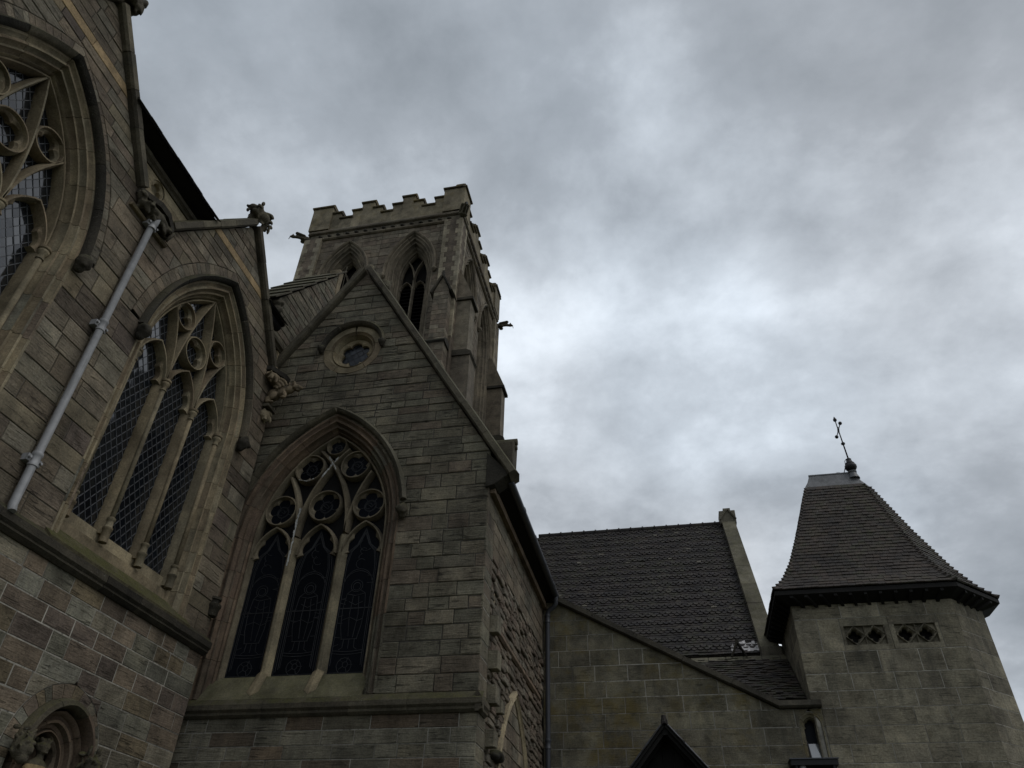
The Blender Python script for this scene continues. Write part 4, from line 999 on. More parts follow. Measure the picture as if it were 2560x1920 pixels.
for sg in (-1, 1):
    m = MB(); m.hexa([(CX, 12.2, 15.28), (CX+sg*3.78, 12.2, 9.05), (CX+sg*3.78, 21.5, 9.05), (CX, 21.5, 15.28), (CX, 12.2, 15.36), (CX+sg*3.85, 12.2, 9.1), (CX+sg*3.85, 21.5, 9.1), (CX, 21.5, 15.36)]); m.build('roof', 'tile_dark', chapel)
# side wall: quoin strip, ashlar above, stripped rubble below with a blocked arch
masonry(SS, chapel, zlist(2.4, 4.70, .27, rc)+zlist(4.70, 8.8, .27, rc)[1:], lambda z: 12.0, lambda z: 12.55, 'chapel', rc, w=(.5, .6), name='quoin_wall', core_d=-.006)
masonry(SS, chapel, zlist(7.6, 8.8, .24, rc), lambda z: 12.55, lambda z: 18.2, 'aisle_up', rc, w=(.35, .9), name='upper_side_wall', core='mortar_dark')
AU, AH, AS, AR = 14.82, 1.42, 3.25, 2.6
def ahole(z):
    h = arch_hw(z, AH+.16, AS, AR+.16)
    return (AU-h, AU+h) if h > 0 else None
masonry(SS, chapel, zlist(6.47, 7.6, .125, rc, .3), lambda z: 12.55, lambda z: 18.2, 'rubble', rc, w=(.14, .5), name='rubble_wall', core='mortar_dark', rough=.03, bev=.015, gap=.008, jit=.014, limit=120, core_d=-.05)
masonry(SS, chapel, zlist(2.4, 6.28, .13, rc, .3), lambda z: 12.55, lambda z: 18.2, 'rubble', rc, ahole, AU, w=(.14, .5), name='rubble_wall', core='mortar_dark', rough=.03, bev=.015, gap=.008, jit=.014, limit=180, core_d=-.05)
m = MB(SS); m.box(12.55, 18.2, 6.29, 6.46, -.3, -.045); m.build('old_roof_chase', 'dress_red', chapel)
string_course(SS, 12.95, 17.7, [(6.30, -.05), (6.30, -.01), (6.34, .03), (6.42, .02), (6.45, -.05)], chapel, rc, 'chase_stone', 'dress_red', (.5, .9))
masonry(SS, chapel, zlist(2.4, 5.62, .27, rc), lambda z: AU-max(.0, arch_hw(z, AH, AS, AR)), lambda z: AU+max(.0, arch_hw(z, AH, AS, AR)), 'aisle_up', rc, w=(.3, .6), name='arch_blocking', core_d=-.12, thick=.4)
block_sweep(SS, arch_path(AU, AH, AS, AR, 2.4, 12), [(.16, -.02), (.16, .05), (.10, .07), (.07, .03), (.04, .05), (.0, .02), (0, -.14)], chapel, 'arch_stone', 'pale', rc, step=(.5, .9))
for (a, b, z0, z1, d) in ((12.55, 12.82, 6.13, 6.43, .15), (12.55, 12.84, 5.50, 5.81, .17), (12.56, 12.88, 4.94, 5.24, .16), (13.22, 13.46, 4.95, 5.17, .12), (12.55, 12.8, 4.27, 4.54, .16), (12.55, 12.83, 3.7, 3.97, .15)):
    m = MB(SS); m.prism([(a, z0), (b, z0+.02), (b+.01, z1), (a, z1)], -.05, d, .012); m.build('tusk_stone', 'turret', chapel)
lumps('broken_stone', [(SS(13.15, 4.27, .05), (.14, .25, .08)), (SS(13.0, 4.22, .06), (.1, .15, .06)), (SS(13.3, 4.24, .08), (.1, .14, .07))], 'dark', chapel, .025)
lumps('pale_patch', [(SS(12.80, 6.80, -.005), (.02, .055, .15), (0, 0, 0))], 'pale', chapel, .012)
m = MB(); m.box(-9.3, -3.42, 12.48, 20.5, 0, 9.0); m.build('inner_wall', 'mortar_dark', chapel)
# eaves of the side wall
m = MB(); m.hexa([(-3.2, 12.15, 8.78), (-2.80, 12.15, 8.92), (-2.80, 18.9, 8.92), (-3.2, 18.9, 8.78), (-3.2, 12.15, 9.1), (-2.80, 12.15, 8.98), (-2.80, 18.9, 8.98), (-3.2, 18.9, 9.1)]); m.build('eaves_soffit', 'timber', chapel)
m = MB(); m.box(-3.1, -3.0, 12.1, 18.2, 8.66, 8.8); m.build('eaves_cornice', 'dress_red', chapel)
m = MB(); m.tube([(-2.735, 12.22, 8.97), (-2.735, 18.35, 8.95)], .075, 12); m.build('eaves_gutter', 'pipe_dark', chapel, smooth=R(50))
for y in (13.4, 14.7, 16.0, 17.3):
    m = MB(); m.tube([(-2.735, y, 8.969), (-2.735, y+.09, 8.969)], .085, 12); m.build('gutter_joint', 'pipe_dark', chapel, smooth=R(50))
# half gable of the main range, standing on the parapet behind the chapel
SG = Side(-8.42)
hg = thing('raking_gable', 'grey stone half gable with stone-slated rake between aisle roof and tower', 'gable wall', (-8.42, 12.6, 12.9))
def gz_r(z): return 13.86
def gz_l(z): return 11.34 if z < 14.1 else min(13.86, 11.34+(z-14.1)/1.36)
masonry(SG, hg, zlist(12.96, 17.45, .19, rc, .25), gz_l, gz_r, 'chapel', rc, w=(.35, .9), name='wall', core='mortar_dark', rough=.01, thick=1.2)
lumps('corbel_roll', [(SG(11.40, 13.75, -.2), (.35, .11, .16)), (SG(11.40, 13.5, -.2), (.35, .08, .13)), (SG(11.40, 13.98, -.2), (.35, .12, .12))], 'chapel', hg, .03)
tv = Vector((0, 1, 1.36)).normalized()
for k in range(6):
    a = 11.14+k*.47; z = 14.12+(a-11.34)*1.36
    m = MB(); p = Vector((-8.36+rc.uniform(-.02, .02), a, z+.02))
    c = [p, p+Vector((-1.3, 0, 0)), p+Vector((-1.3, 0, 0))+tv*.88, p+tv*.88]; nn = Vector((0, -1.36, 1)).normalized()
    lo = [q+nn*(.01+.04*(i < 2)) for i, q in enumerate(c)]; m.hexa([lo[0], lo[1], lo[2], lo[3]]+[q+nn*.035 for q in lo]); m.build('slate_slab', 'coping', hg)
m = MB(SG); m.prism([(13.70, 16.4), (13.86, 16.4), (13.90, 17.6), (13.66, 17.55)], -.3, .02, .01); m.build('end_stone', 'dress', hg)
m = MB(); m.tube([(-8.40, 13.97, 16.6), (-8.40, 13.98, 18.0)], .012, 6); m.build('conductor_rod', 'coping', hg)

# ================================================================== TOWER
rt = random.Random(37)
TX0, TX1, TY0, TY1 = -15.60, -7.80, 22.0, 29.75
tower = thing('church_tower', 'square crossing tower with stepped battlements, twin belfry windows and corner gargoyles', 'church tower', (-11.7, 25.9, 0))
FT = Front(TY0); ST = Side(TX1)
TH, TS, TR, TB = 1.18, 26.75, 2.95, 21.4       # outer order of a belfry opening
TZ = zlist(18.5, 29.6, .30, rt, .15)
def belfry(fr, uc, parent):
    w_ = bpy.data.objects.new('belfry_window', None); link(w_, parent)
    hi = .66; ro = TR-(TH-hi)
    orders = [(.50, .003), (.44, .003), (.42, -.07), (.38, -.11), (.34, -.07), (.31, -.09), (.30, -.20), (.26, -.25), (.22, -.20), (.19, -.22), (.18, -.36), (.14, -.41), (.10, -.36), (.07, -.40), (.05, -.54), (.0, -.58), (0, -.85)]
    block_sweep(fr, arch_path(uc, hi, TS, ro, TB, 12), orders, w_, 'jamb_stone', 'tower_dress', rt, step=(.7, 1.2))
    hp = [p for p in arch_path(uc, TH, TS, TR, TS-.3, 14)]
    block_sweep(fr, hp, off(HOOD, 0), w_, 'hood_stone', 'tower_dress', rt, step=(.7, 1.1))
    for sg in (-1, 1): label_stop(fr, w_, uc+sg*(TH+.06), TS-.38, .1, .12, rt, 'tower_dress', .03)
    a, b = -.84, -.66
    bar(fr, [(uc, TB), (uc, TS-.15)], .15, a, b).build('mullion', 'tower_dress', w_, smooth=R(35))
    for sg in (-1, 1):
        bar(fr, arc_pts((uc+sg*ro, TS-.15), ro, math.pi if sg > 0 else 0, math.pi-R(34) if sg > 0 else R(34), 8), .10, a, b).build('tracery_bar', 'tower_dress', w_, smooth=R(35))
        light_head(fr, w_, uc+sg*.33, .29, TS-.75, .55, a, b, 'tower_dress', .07)
        for k in range(24):
            z = TB+.1+k*.22
            if z > TS: break
            m = MB(fr); c = uc+sg*.33
            m.add([fr(c-.3, z, -.80), fr(c+.3, z, -.80), fr(c+.3, z+.16, -1.0), fr(c-.3, z+.16, -1.0), fr(c-.3, z+.03, -.80), fr(c+.3, z+.03, -.80), fr(c+.3, z+.19, -1.0), fr(c-.3, z+.19, -1.0)], [(3, 2, 1, 0), (4, 5, 6, 7), (0, 1, 5, 4), (1, 2, 6, 5), (2, 3, 7, 6), (3, 0, 4, 7)]); m.build('louvre', 'louvre', w_)
    bar(fr, arch_path(uc, hi-.02, TS, ro-.02, TB, 10), .08, a, b).build('tracery_rim', 'tower_dress', w_, smooth=R(35))
    m = MB(fr); m.prism(list(reversed(arch_path(uc, hi+.1, TS, ro+.1, TB-.2, 10))), -1.08, -1.02); m.build('dark_backing', 'louvre', w_)
    for sg in (-1, 1):     # dark wedges over the arch point, painting the shade of two small openings
        m = MB(fr); c = uc+sg*.14; m.prism([(c-.10, 29.12), (c+.09, 29.12), (c+.05*sg*0, 29.30)], -.02, .02); m.build('dark_opening_wedge', 'dark', w_)
    m = MB(fr); m.box(uc-hi-.5, uc+hi+.5, TB-.22, TB, -.85, .05); m.build('sill_stone', 'tower_dress', w_)
for fr, c0, c1, ind in ((FT, TX0, TX1, True), (ST, TY0, TY1, False)):
    mid = (c0+c1)/2
    for k, (a, b) in enumerate(((c0, mid), (mid, c1))):
        uc = mid+(-1.67 if k == 0 else 1.67)
        def hole(z, uc=uc):
            if z < TB: return None
            h = arch_hw(z, TH-.02, TS, TR-.02)
            return (uc-h, uc+h) if h > 0 else None
        masonry(fr, tower, TZ, lambda z, a=a: a, lambda z, b=b: b, 'tower', rt, hole, uc, w=(.4, .95), name='wall', core='mortar_dark', limit=150, indiv=ind, thick=.9, rough=.01)
        belfry(fr, uc, tower)
for (a, b) in (((TX1, TY1), (TX0, TY1)), ((TX0, TY1), (TX0, TY0))):
    fr = Skew(a, b); masonry(fr, tower, TZ, lambda z: 0, lambda z, l=fr.len: l, 'tower', rt, w=(.5, 1.0), name='wall', core='mortar_dark', indiv=False, thick=.9)
m = MB(); m.box(TX0+.05, TX1-.05, TY0+.05, TY1-.05, 0, 18.5); m.build('tower_base', 'tower', tower)
m = MB(); m.box(TX0+.9, TX1-.9, TY0+.9, TY1-.9, 29.5, 29.9); m.build('tower_roof', 'lead', tower)
# clasping corner pilasters with alternating pale quoins
PW, PP = .72, .18
for cxn, cyn in ((0, 0), (1, 0), (1, 1), (0, 1)):
    x0 = TX0-PP if cxn == 0 else TX1-PW; x1 = TX0+PW if cxn == 0 else TX1+PP
    y0 = TY0-PP if cyn == 0 else TY1-PW; y1 = TY0+PW if cyn == 0 else TY1+PP
    m = MB(); m.box(x0+.012, x1-.012, y0+.012, y1-.012, 18.5, 29.62); pil = m.build('pilaster', 'tower', tower)
    z = 22.0 if cyn == 0 else 25.0; k = 0
    vis = not (cxn == 0 and cyn == 1)
    while vis and z < 29.6:
        h = rt.uniform(.27, .36); z1_ = min(29.6, z+h); lg = .30 if k % 2 else .17
        for xa, xb in ((x0, x0+lg), (x1-lg, x1)):
            for ya, yb in ((y0, y0+lg), (y1-lg, y1)):
                if (ya > y0+.01 and xa < x0+.01): continue
                m = MB(); m.box(xa, xb, ya, yb, z+.005, z1_-.005); m.build('quoin', 'quoin', pil)
        z = z1_; k += 1
# frieze with ballflowers, parapet with stepped merlons, on all four faces
def levels(Ln):
    s_ = Ln/7.80; q = [(0, .92, 32.2), (.92, 1.40, 31.75), (1.40, 2.02, 31.28), (2.02, 2.48, 31.75), (2.48, 3.14, 32.24), (3.14, 3.62, 31.75), (3.62, 4.18, 31.28), (4.18, 4.66, 31.75), (4.66, 5.32, 32.24), (5.32, 5.78, 31.75), (5.78, 6.40, 31.28), (6.40, 6.88, 31.75), (6.88, 7.80, 32.2)]
    return [(a*s_, b*s_, z) for a, b, z in q]
for (a, b, vis) in (((TX0, TY0), (TX1, TY0), True), ((TX1, TY0), (TX1, TY1), True), ((TX1, TY1), (TX0, TY1), False), ((TX0, TY1), (TX0, TY0), False)):
    fr = Skew(a, b); Ln = fr.len
    string_course(fr, -.05, Ln+.05, [(29.55, -.05), (29.55, .05), (29.60, .12), (29.66, .13), (29.68, .02), (29.68, -.05)], tower, rt, 'frieze_roll', 'tower_dress', (1.2, 1.8))
    m = MB(fr); m.box(0, Ln, 29.68, 30.02, -.4, .02); m.build('frieze', 'tower', tower)
    if vis:
        n = 15
        for i in range(n):
            u = .55+(Ln-1.1)*i/(n-1)
            lumps('ballflower', [(fr(u, 29.84, .07), (.085, .085, .085)), (fr(u-.07, 29.87, .05), (.06, .05, .05)), (fr(u+.07, 29.81, .05), (.06, .05, .05)), (fr(u, 29.92, .05), (.05, .05, .05))], 'dark', tower, .035)
    string_course(fr, -.08, Ln+.08, [(30.02, -.05), (30.02, .05), (30.06, .14), (30.14, .16), (30.32, .06), (30.32, -.05)], tower, rt, 'frieze_roll', 'tower', (1.2, 1.8))
    for (u0, u1, zt) in levels(Ln):
        d1 = .05 if zt < 32.2 or u0 > .01 and u1 < Ln-.01 else .16
        m = MB(fr); m.box(u0+.002-(.16 if u0 < .01 else 0), u1-.002+(.0 if u1 > Ln-.01 else 0), 30.30, zt-.24, -.35, d1); m.build('parapet_block', 'parapet', tower)
        m = MB(fr); e0 = .05
        p = [(zt-.24, -.42), (zt-.24, d1+.07), (zt-.20, d1+.10), (zt-.15, d1+.09), (zt-.12, d1+.03), (zt-.03, d1+.0), (zt, d1-.1), (zt, -.3)]
        ua, ub = u0-e0-(.16 if u0 < .01 else 0), u1+e0
        m.strip([[fr(ua, v, d) for v, d in p], [fr(ub, v, d) for v, d in p]], True, True); m.build('parapet_coping', 'parapet_cap', tower)
# corner gargoyles
def gargoyle(px, py, dx, dy):
    d = Vector((dx, dy, 0)).normalized(); sdv = Vector((-d.y, d.x, 0)); o = Vector((px, py, 29.75)); bl = []
    for i in range(8):
        t = i/7; bl.append((o+d*(t*1.05)+Vector((0, 0, .06*t+.12*math.sin(t*2.6))), (.17-.07*t, .17-.07*t, .19-.09*t)))
    h = o+d*1.15+Vector((0, 0, .16)); bl += [(h, (.13, .13, .12)), (h+d*.14+Vector((0, 0, -.04)), (.09, .09, .06)), (h+sdv*.08+Vector((0, 0, .13)), (.04, .04, .08)), (h-sdv*.08+Vector((0, 0, .13)), (.04, .04, .08))]
    for sg in (-1, 1):
        for k in range(5): bl.append((o+d*(.3+.13*k)+sdv*sg*(.17+.0*k)+Vector((0, 0, .16+.05*k)), (.14, .14, .07)))
        bl.append((o+d*.35+sdv*sg*.15+Vector((0, 0, -.16)), (.16, .16, .07)))
    sc_ = lambda p: o+(Vector(p)-o)*.64
    bl = [(sc_(b_[0]), tuple(r_*.8 for r_ in b_[1])) for b_ in bl]; h = sc_(h)
    g = lumps('gargoyle', bl, 'coping', tower, .022)
    m = MB(); m.tube([h+d*.14+Vector((0, 0, -.03)), h+d*.17+Vector((0, 0, -.22))], .018, 6); m.build('spout', 'lead', tower)
gargoyle(TX0-.1, TY0-.1, -1, -.35); gargoyle(TX1+.1, TY0-.1, .6, -1); gargoyle(TX1+.1, TY1+.05, 1, .25)
# angle buttresses
def buttress(fr, u0, u1, proj, ztop, gab, inner, vis=True):
    """fr: face frame; stands on the face between u0 and u1, projecting proj, with gablet"""
    zs_ = 21.34
    for (za, zb, pj, ex) in ((0, zs_, proj+.12, .05), (zs_, ztop, proj, 0)):
        m = MB(fr); m.box(u0-ex, u1+ex, za, zb, -.1, pj-.012); bt = m.build('buttress', 'tower', tower)
        if vis and zb > 20:
            z = max(za, 17.5); k = 0
            while z < zb-.02:
                z1_ = min(zb, z+rt.uniform(.22, .34)); c = u0-ex+(u1-u0+2*ex)*rt.uniform(.35, .65)
                for a, b in ((u0-ex-.008, c-.006), (c+.006, u1+ex+.008)):
                    m = MB(fr); m.prism([(a, z+.005), (b, z+.005), (b, z1_-.005), (a, z1_-.005)], -.1 if a < u0 or b > u1 else pj-.3, pj+rt.uniform(-.006, .006), .008); m.build('stone', 'tower', bt)
                z = z1_
    m = MB(fr); pr_ = [(zs_-.16, 0), (zs_-.16, proj+.13), (zs_-.08, proj+.2), (zs_, proj+.18), (zs_+.14, proj+.0), (zs_+.14, 0)]
    m.strip([[fr(u0-.12, v, d) for v, d in pr_], [fr(u1+.12, v, d) for v, d in pr_]], True, True); m.build('set_off', 'dark', tower)
    mid = (u0+u1)/2
    m = MB(fr); m.prism([(u0, ztop), (u1, ztop), (mid, ztop+gab)], -.1, proj-.02); m.build('gablet', 'tower_dress', tower)
    for a, b in (((u0-.10, ztop-.14), (mid, ztop+gab)), ((mid, ztop+gab), (u1+.10, ztop-.14))):
        rake_coping(fr, a, b, .11, -.1, proj+.1, tower, rt, 'dark', (2, 3), 'gablet_coping', .03)
    m = MB(fr); m.box(mid-.05, mid+.05, ztop+gab+.05, ztop+gab+.35, proj-.1, proj+.04); m.build('gablet_finial', 'dark', tower)
buttress(FT, -8.42, -7.76, .62, 24.3, .85, True)
buttress(FT, -15.5, -14.8, .62, 24.3, .85, True, False)
def side_buttress(y0, y1):
    fr = ST; pj = .78
    m = MB(fr); m.box(y0, y1, 21.34, 24.5, -.1, pj); m.build('buttress', 'tower', tower)
    m = MB(fr); m.box(y0-.06, y1+.06, 0, 21.34, -.1, pj+.16); m.build('buttress', 'tower', tower)
    m = MB(fr); pr_ = [(21.18, 0), (21.18, pj+.17), (21.26, pj+.24), (21.34, pj+.22), (21.48, pj), (21.48, 0)]
    m.strip([[fr(y0-.13, v, d) for v, d in pr_], [fr(y1+.13, v, d) for v, d in pr_]], True, True); m.build('set_off', 'dark', tower)
    m = MB(fr); pr_ = [(24.5, -.1), (24.5, pj+.08), (24.6, pj+.1), (26.4, .18), (26.4, -.1)]
    m.strip([[fr(y0-.07, v, d) for v, d in pr_], [fr(y1+.07, v, d) for v, d in pr_]], True, True); m.build('weathering', 'tower_dress', tower)
    m = MB(fr); m.box(y0-.1, y1+.1, 24.42, 24.56, -.1, pj+.13); m.build('drip_course', 'dark', tower)
side_buttress(22.3, 23.05); side_buttress(28.75, 29.5)

# ================================================================== NAVE (tiled roof at the right of the tower)
rn = random.Random(41)
nave = thing('nave', 'church nave with steep dark roof of banded fish-scale tiles behind the lean-to', 'church nave', (-2.5, 26, 0))
NY, NZ, EY, EZ, NX0, NX1 = 26.0, 14.6, 20.95, 8.22, -7.7, 2.36
sl = Vector((0, NY-EY, NZ-EZ)); SLn = sl.length; sl.normalize(); nn = Vector((0, -(NZ-EZ), NY-EY)).normalized()
m = MB(); b0 = -nn*.12
m.hexa([Vector((NX0, EY, EZ))+b0, Vector((NX1, EY, EZ))+b0, Vector((NX1, NY, NZ))+b0, Vector((NX0, NY, NZ))+b0, (NX0, EY, EZ), (NX1, EY, EZ), (NX1, NY, NZ), (NX0, NY, NZ)]); roof = m.build('roof', 'tile_dark', nave)
m = MB(); m.hexa([(NX0, 2*NY-EY, EZ-.1), (NX1, 2*NY-EY, EZ-.1), (NX1, NY, NZ-.15), (NX0, NY, NZ-.15), (NX0, 2*NY-EY, EZ), (NX1, 2*NY-EY, EZ), (NX1, NY, NZ), (NX0, NY, NZ)]); m.build('roof', 'tile_dark', nave)
m = MB(); m.box(NX0, NX1-.1, EY+.3, 2*NY-EY-.3, 0, EZ+.2); m.build('wall', 'chapel', nave)
tiles = []; gauge = .112; tw = .172; nrow = int(SLn/gauge)
X = Vector((1, 0, 0))
for r_ in range(nrow):
    fish = (r_ // 2) % 2 == 1
    s0 = r_*gauge; x = -4.6+(r_ % 2)*tw/2
    while x < NX1-.02:
        x1 = min(NX1, x+tw-.004)
        p = Vector((0, EY, EZ))+sl*(s0+rn.uniform(-.006, .006)); lift = .048+rn.uniform(-.006, .012)+(.012 if (r_ // 2) % 2 else 0); mid = (x+x1)/2
        if fish and x1-x > tw*.8:
            h = tw/2
            low = [p+X*(mid+h*.97*math.cos(a))+sl*(.085-.105*math.sin(a)) for a in (math.pi, R(150), R(120), R(90), R(60), R(30), 0)]
        else: low = [p+X*x, p+X*x1]
        tl = rn.random()
        if tl < .006 and r_ > 10: x += tw; continue
        up = (p+X*x+sl*(gauge*1.9), p+X*x1+sl*(gauge*1.9))
        tiles.append(tile_poly(low, up, nn, .02, lift)); x += tw
emit_tiles(tiles, roof, 'tile_dark', 'tile', 300)
x = -4.6
while x < NX1-.1:
    m = MB(); m.tube([(x, NY, NZ+.06), (x+.40, NY, NZ+.06)], .085, 8); m.tube([(x+.40, NY, NZ+.07), (x+.45, NY, NZ+.07)], .105, 8); m.build('ridge_tile', 'tile_dark', nave, smooth=R(45)); x += .45
# gable coping at the right end, with a gabled apex stone and kneeler
SN = Side(NX1+.46)
def cop(a, b, k):
    m = MB(); q0 = Vector((0, EY, EZ))+sl*a; q1 = Vector((0, EY, EZ))+sl*b; z = rn.uniform(-.006, .006)
    c = [q0+X*NX1-nn*.3, q0+X*(NX1+.46)-nn*.3, q1+X*(NX1+.46)-nn*.3, q1+X*NX1-nn*.3]
    m.hexa(c+[p+nn*(.55+z) for p in c]); m.build('coping_stone', 'lichen_stone', nave)
s0 = -.15
while s0 < SLn:
    s1 = min(SLn+.02, s0+rn.uniform(.75, 1.25)); cop(s0, s1-.008, 0); s0 = s1
m = MB(SN); m.prism([(EY-.2, 0), (2*NY-EY+.2, 0), (2*NY-EY+.2, EZ-.1), (NY, NZ-.05), (EY-.2, EZ-.1)], -.44, -.03); m.build('gable_wall', 'lean', nave)
FN = Front(NY-.3)
m = MB(FN); m.prism([(NX1-.06, NZ-.1), (NX1+.52, NZ-.1), (NX1+.52, NZ+.42), (NX1+.36, NZ+.42), (NX1+.36, NZ+.52), (NX1+.10, NZ+.52), (NX1+.10, NZ+.42), (NX1-.06, NZ+.42)], -.6, .05, .02); m.build('apex_stone', 'lichen_stone', nave)
for a, b in (((NX1-.03, NZ+.02), (NX1+.23, NZ+.42)), ((NX1+.23, NZ+.42), (NX1+.49, NZ+.02))):
    rake_coping(FN, a, b, .06, .03, .12, nave, rn, 'lichen_stone', (2, 3), 'apex_gablet', .02)
m = MB(SN); m.prism([(EY-.45, EZ-.45), (EY+.4, EZ-.45), (EY+.4, EZ+.5), (EY-.1, EZ+.15), (EY-.45, EZ+.05)], -.48, .06, .02); m.build('kneeler', 'lichen_stone', nave)
# pale flaking flashing in strips at the foot of the verge
for k in range(9):
    a = 1.62+k*.083
    p = Vector((a, EY, EZ))+sl*(.10+rn.uniform(-.03, .03)); q = p+sl*(.40+rn.uniform(-.08, .06))
    m = MB(); m.hexa([p+nn*.04, p+X*.079+nn*.045, q+X*.079+nn*.045, q+nn*.04, p+nn*.052, p+X*.079+nn*.057, q+X*.079+nn*.057, q+nn*.052])
    if k not in (1, 2): m.build('flashing_strip', 'white', nave)

# ================================================================== LEAN-TO (right of the chapel) with raking coping
rl = random.Random(53)
YL = 18.2; FL = Front(YL)
lean = thing('lean_to', 'mossy stone lean-to wall with a raking coping between chapel and turret', 'church aisle', (0, YL, 0))
def lr(z): return 3.12 if z < 6.12 else max(-3.1, 2.24-(z-6.12)/2.81*5.14)
NQ, NQH, NQS, NQR, NQB = 2.84, .16, 5.78, .18, 4.55
def lhole(z):
    if z < NQB: return None
    h = arch_hw(z, NQH+.10, NQS, NQR+.10)
    return (NQ-h, NQ+h) if h > 0 else None
LZ = [2.4, 2.78, 3.16, 3.53, 3.90, 4.28, 4.65, 5.02, 5.39, 5.75, 6.12]
masonry(FL, lean, [0, .4, .8, 1.2, 1.6, 2.0, 2.4], lambda z: -3.1, lambda z: 3.12, 'lean', rl, indiv=False, w=(.5, 1.0), name='wall_base')
masonry(FL, lean, LZ, lambda z: -3.1, lr, 'lean', rl, lhole, NQ, w=(.45, 1.0), name='wall', core_d=-.004, gap=.005)
masonry(FL, lean, [6.12, 6.48, 6.85, 7.22, 7.6, 7.98, 8.36, 8.85], lambda z: -3.1, lr, 'lean', rl, w=(.45, 1.0), name='wall', core_d=-.004, gap=.005)
rake_coping(FL, (-3.0, 8.95), (2.24, 6.12), .2, -.32, .14, lean, rl, 'dark_coping', (.8, 1.3))
m = MB(FL); pr_ = [(6.13, -.32), (6.13, .10), (6.17, .15), (6.28, .14), (6.33, -.1), (6.33, -.32)]
m.strip([[FL(2.22, v, d) for v, d in pr_], [FL(2.92, v, d) for v, d in pr_]], True, True); m.build('coping_stone', 'dark_coping', lean)
m = MB(FL); m.strip([[FL(2.925, v, d if d > 0 else .004) for v, d in pr_], [FL(3.12, v, d if d > 0 else .004) for v, d in pr_]], True, True); m.build('coping_stone', 'dark_coping', lean)
# low roof behind, ridge parallel to the front
RY, RZ2, RX1 = 20.35, 7.90, 2.90
sl2 = Vector((0, RY-18.53, RZ2-6.40)); Ls2 = sl2.length; sl2.normalize(); n2 = Vector((0, -sl2.z, sl2.y))
m = MB(); m.hexa([(-3.0, 18.53, 6.28), (RX1, 18.53, 6.28), (RX1, RY, RZ2-.12), (-3.0, RY, RZ2-.12), (-3.0, 18.53, 6.38), (RX1, 18.53, 6.38), (RX1, RY, RZ2-.02), (-3.0, RY, RZ2-.02)]); roof2 = m.build('roof', 'tile_brown', lean)
m = MB(); m.box(-3.0, RX1, RY, 21.3, 5.5, RZ2-.4); m.build('roof_back', 'tile_brown', lean)
tiles = []; r_ = 0
while r_*.12 < Ls2-.06:
    x = -.6+(r_ % 2)*.085
    while x < RX1-.03:
        x1 = min(RX1, x+.165); p = Vector((0, 18.53, 6.40))+sl2*(r_*.12+rl.uniform(-.02, .02))
        tiles.append(tile_poly([p+X*x, p+X*x1], (p+X*x+sl2*.2, p+X*x1+sl2*.2), n2, .022, .055+rl.uniform(-.012, .02))); x += .17
    r_ += 1
emit_tiles(tiles, roof2, 'tile_brown', 'tile', 200)
x = -.4
while x < RX1-.05:
    m = MB(); w_ = min(.44, RX1-x); m.strip([[(x_, RY-.16, RZ2-.08), (x_, RY-.02, RZ2+.08), (x_, RY+.02, RZ2+.08), (x_, RY+.16, RZ2-.08)] for x_ in (x, x+w_-.01)], True, True)
    m.build('ridge_tile', 'lichen_stone', lean); x += .45
FR2 = Front(RY)
for a, b in (((1.56, RZ2+.06), (1.74, RZ2+.42)), ((1.74, RZ2+.42), (1.92, RZ2+.06))): rake_coping(FR2, a, b, .05, -.08, .08, lean, rl, 'dark', (2, 3), 'ridge_gablet', .01)
m = MB(FR2); m.box(1.70, 1.78, RZ2+.42, RZ2+.52, -.05, .05); m.build('ridge_knob', 'dark', lean)
# small trefoil light with a hopper pane
tw_ = bpy.data.objects.new('trefoil_window', None); link(tw_, lean); tw_['label'] = 'little trefoil-headed window with a bright tilted pane'
block_sweep(FL, arch_path(NQ, NQH, NQS, NQR, NQB, 8), [(.095, .002), (.06, .0), (.04, -.03), (.0, -.05), (0, -.3)], tw_, 'jamb_stone', 'lean', rl, step=(.35, .6))
light_head(FL, tw_, NQ, NQH-.005, NQS-.02, NQR-.005, -.2, -.06, 'lean', .03)
m = MB(FL); m.box(NQ-.17, NQ+.17, NQB, 5.98, -.3, -.27); m.build('dark_pane', 'stained', tw_)
m = MB(FL); m.add([FL(NQ-.125, 5.06, -.02), FL(NQ+.145, 5.06, -.02), FL(NQ+.145, 5.45, -.2), FL(NQ-.125, 5.45, -.2)], [(0, 1, 2, 3)]); m.build('pane', 'glass_bright', tw_)
m = MB(FL)
for u in (NQ-.145, NQ+.15): m.hexa([FL(u, 5.04, -.01), FL(u+.025, 5.04, -.01), FL(u+.025, 5.46, -.19), FL(u, 5.46, -.19), FL(u, 5.08, .01), FL(u+.025, 5.08, .01), FL(u+.025, 5.50, -.17), FL(u, 5.50, -.17)])
m.build('hopper_frame', 'iron', tw_)

# ================================================================== STAIR TURRET (right)
ru = random.Random(61)
turret = thing('roofed_turret', 'stone turret with steep brown-tiled hipped roof and pierced quatrefoil panels', 'church turret', (4.9, 19.4, 0))
TP = [(2.93, 18.2), (6.49, 18.2), (7.41, 19.12), (7.41, 20.0), (6.49, 20.92), (2.93, 20.92)]
ZT = [6.12, 6.48, 6.85, 7.34, 8.10, 8.50]
ZL = [0, .4, .8, 1.2, 1.6, 2.0, 2.4]
masonry(FL, turret, ZL, lambda z: 3.12, lambda z: 6.49, 'turret', ru, indiv=False, w=(.5, 1.0), name='wall_base')
masonry(FL, turret, LZ, lambda z: 3.12, lambda z: 6.49, 'turret', ru, w=(.45, .95), name='wall', core_d=-.004, gap=.004, rough=.002)
masonry(FL, turret, ZT[:4], lambda z: 2.93, lambda z: 6.49, 'turret', ru, w=(.45, .95), name='wall', core_d=-.004, gap=.004, rough=.002)
PH = (3.93, 6.05)
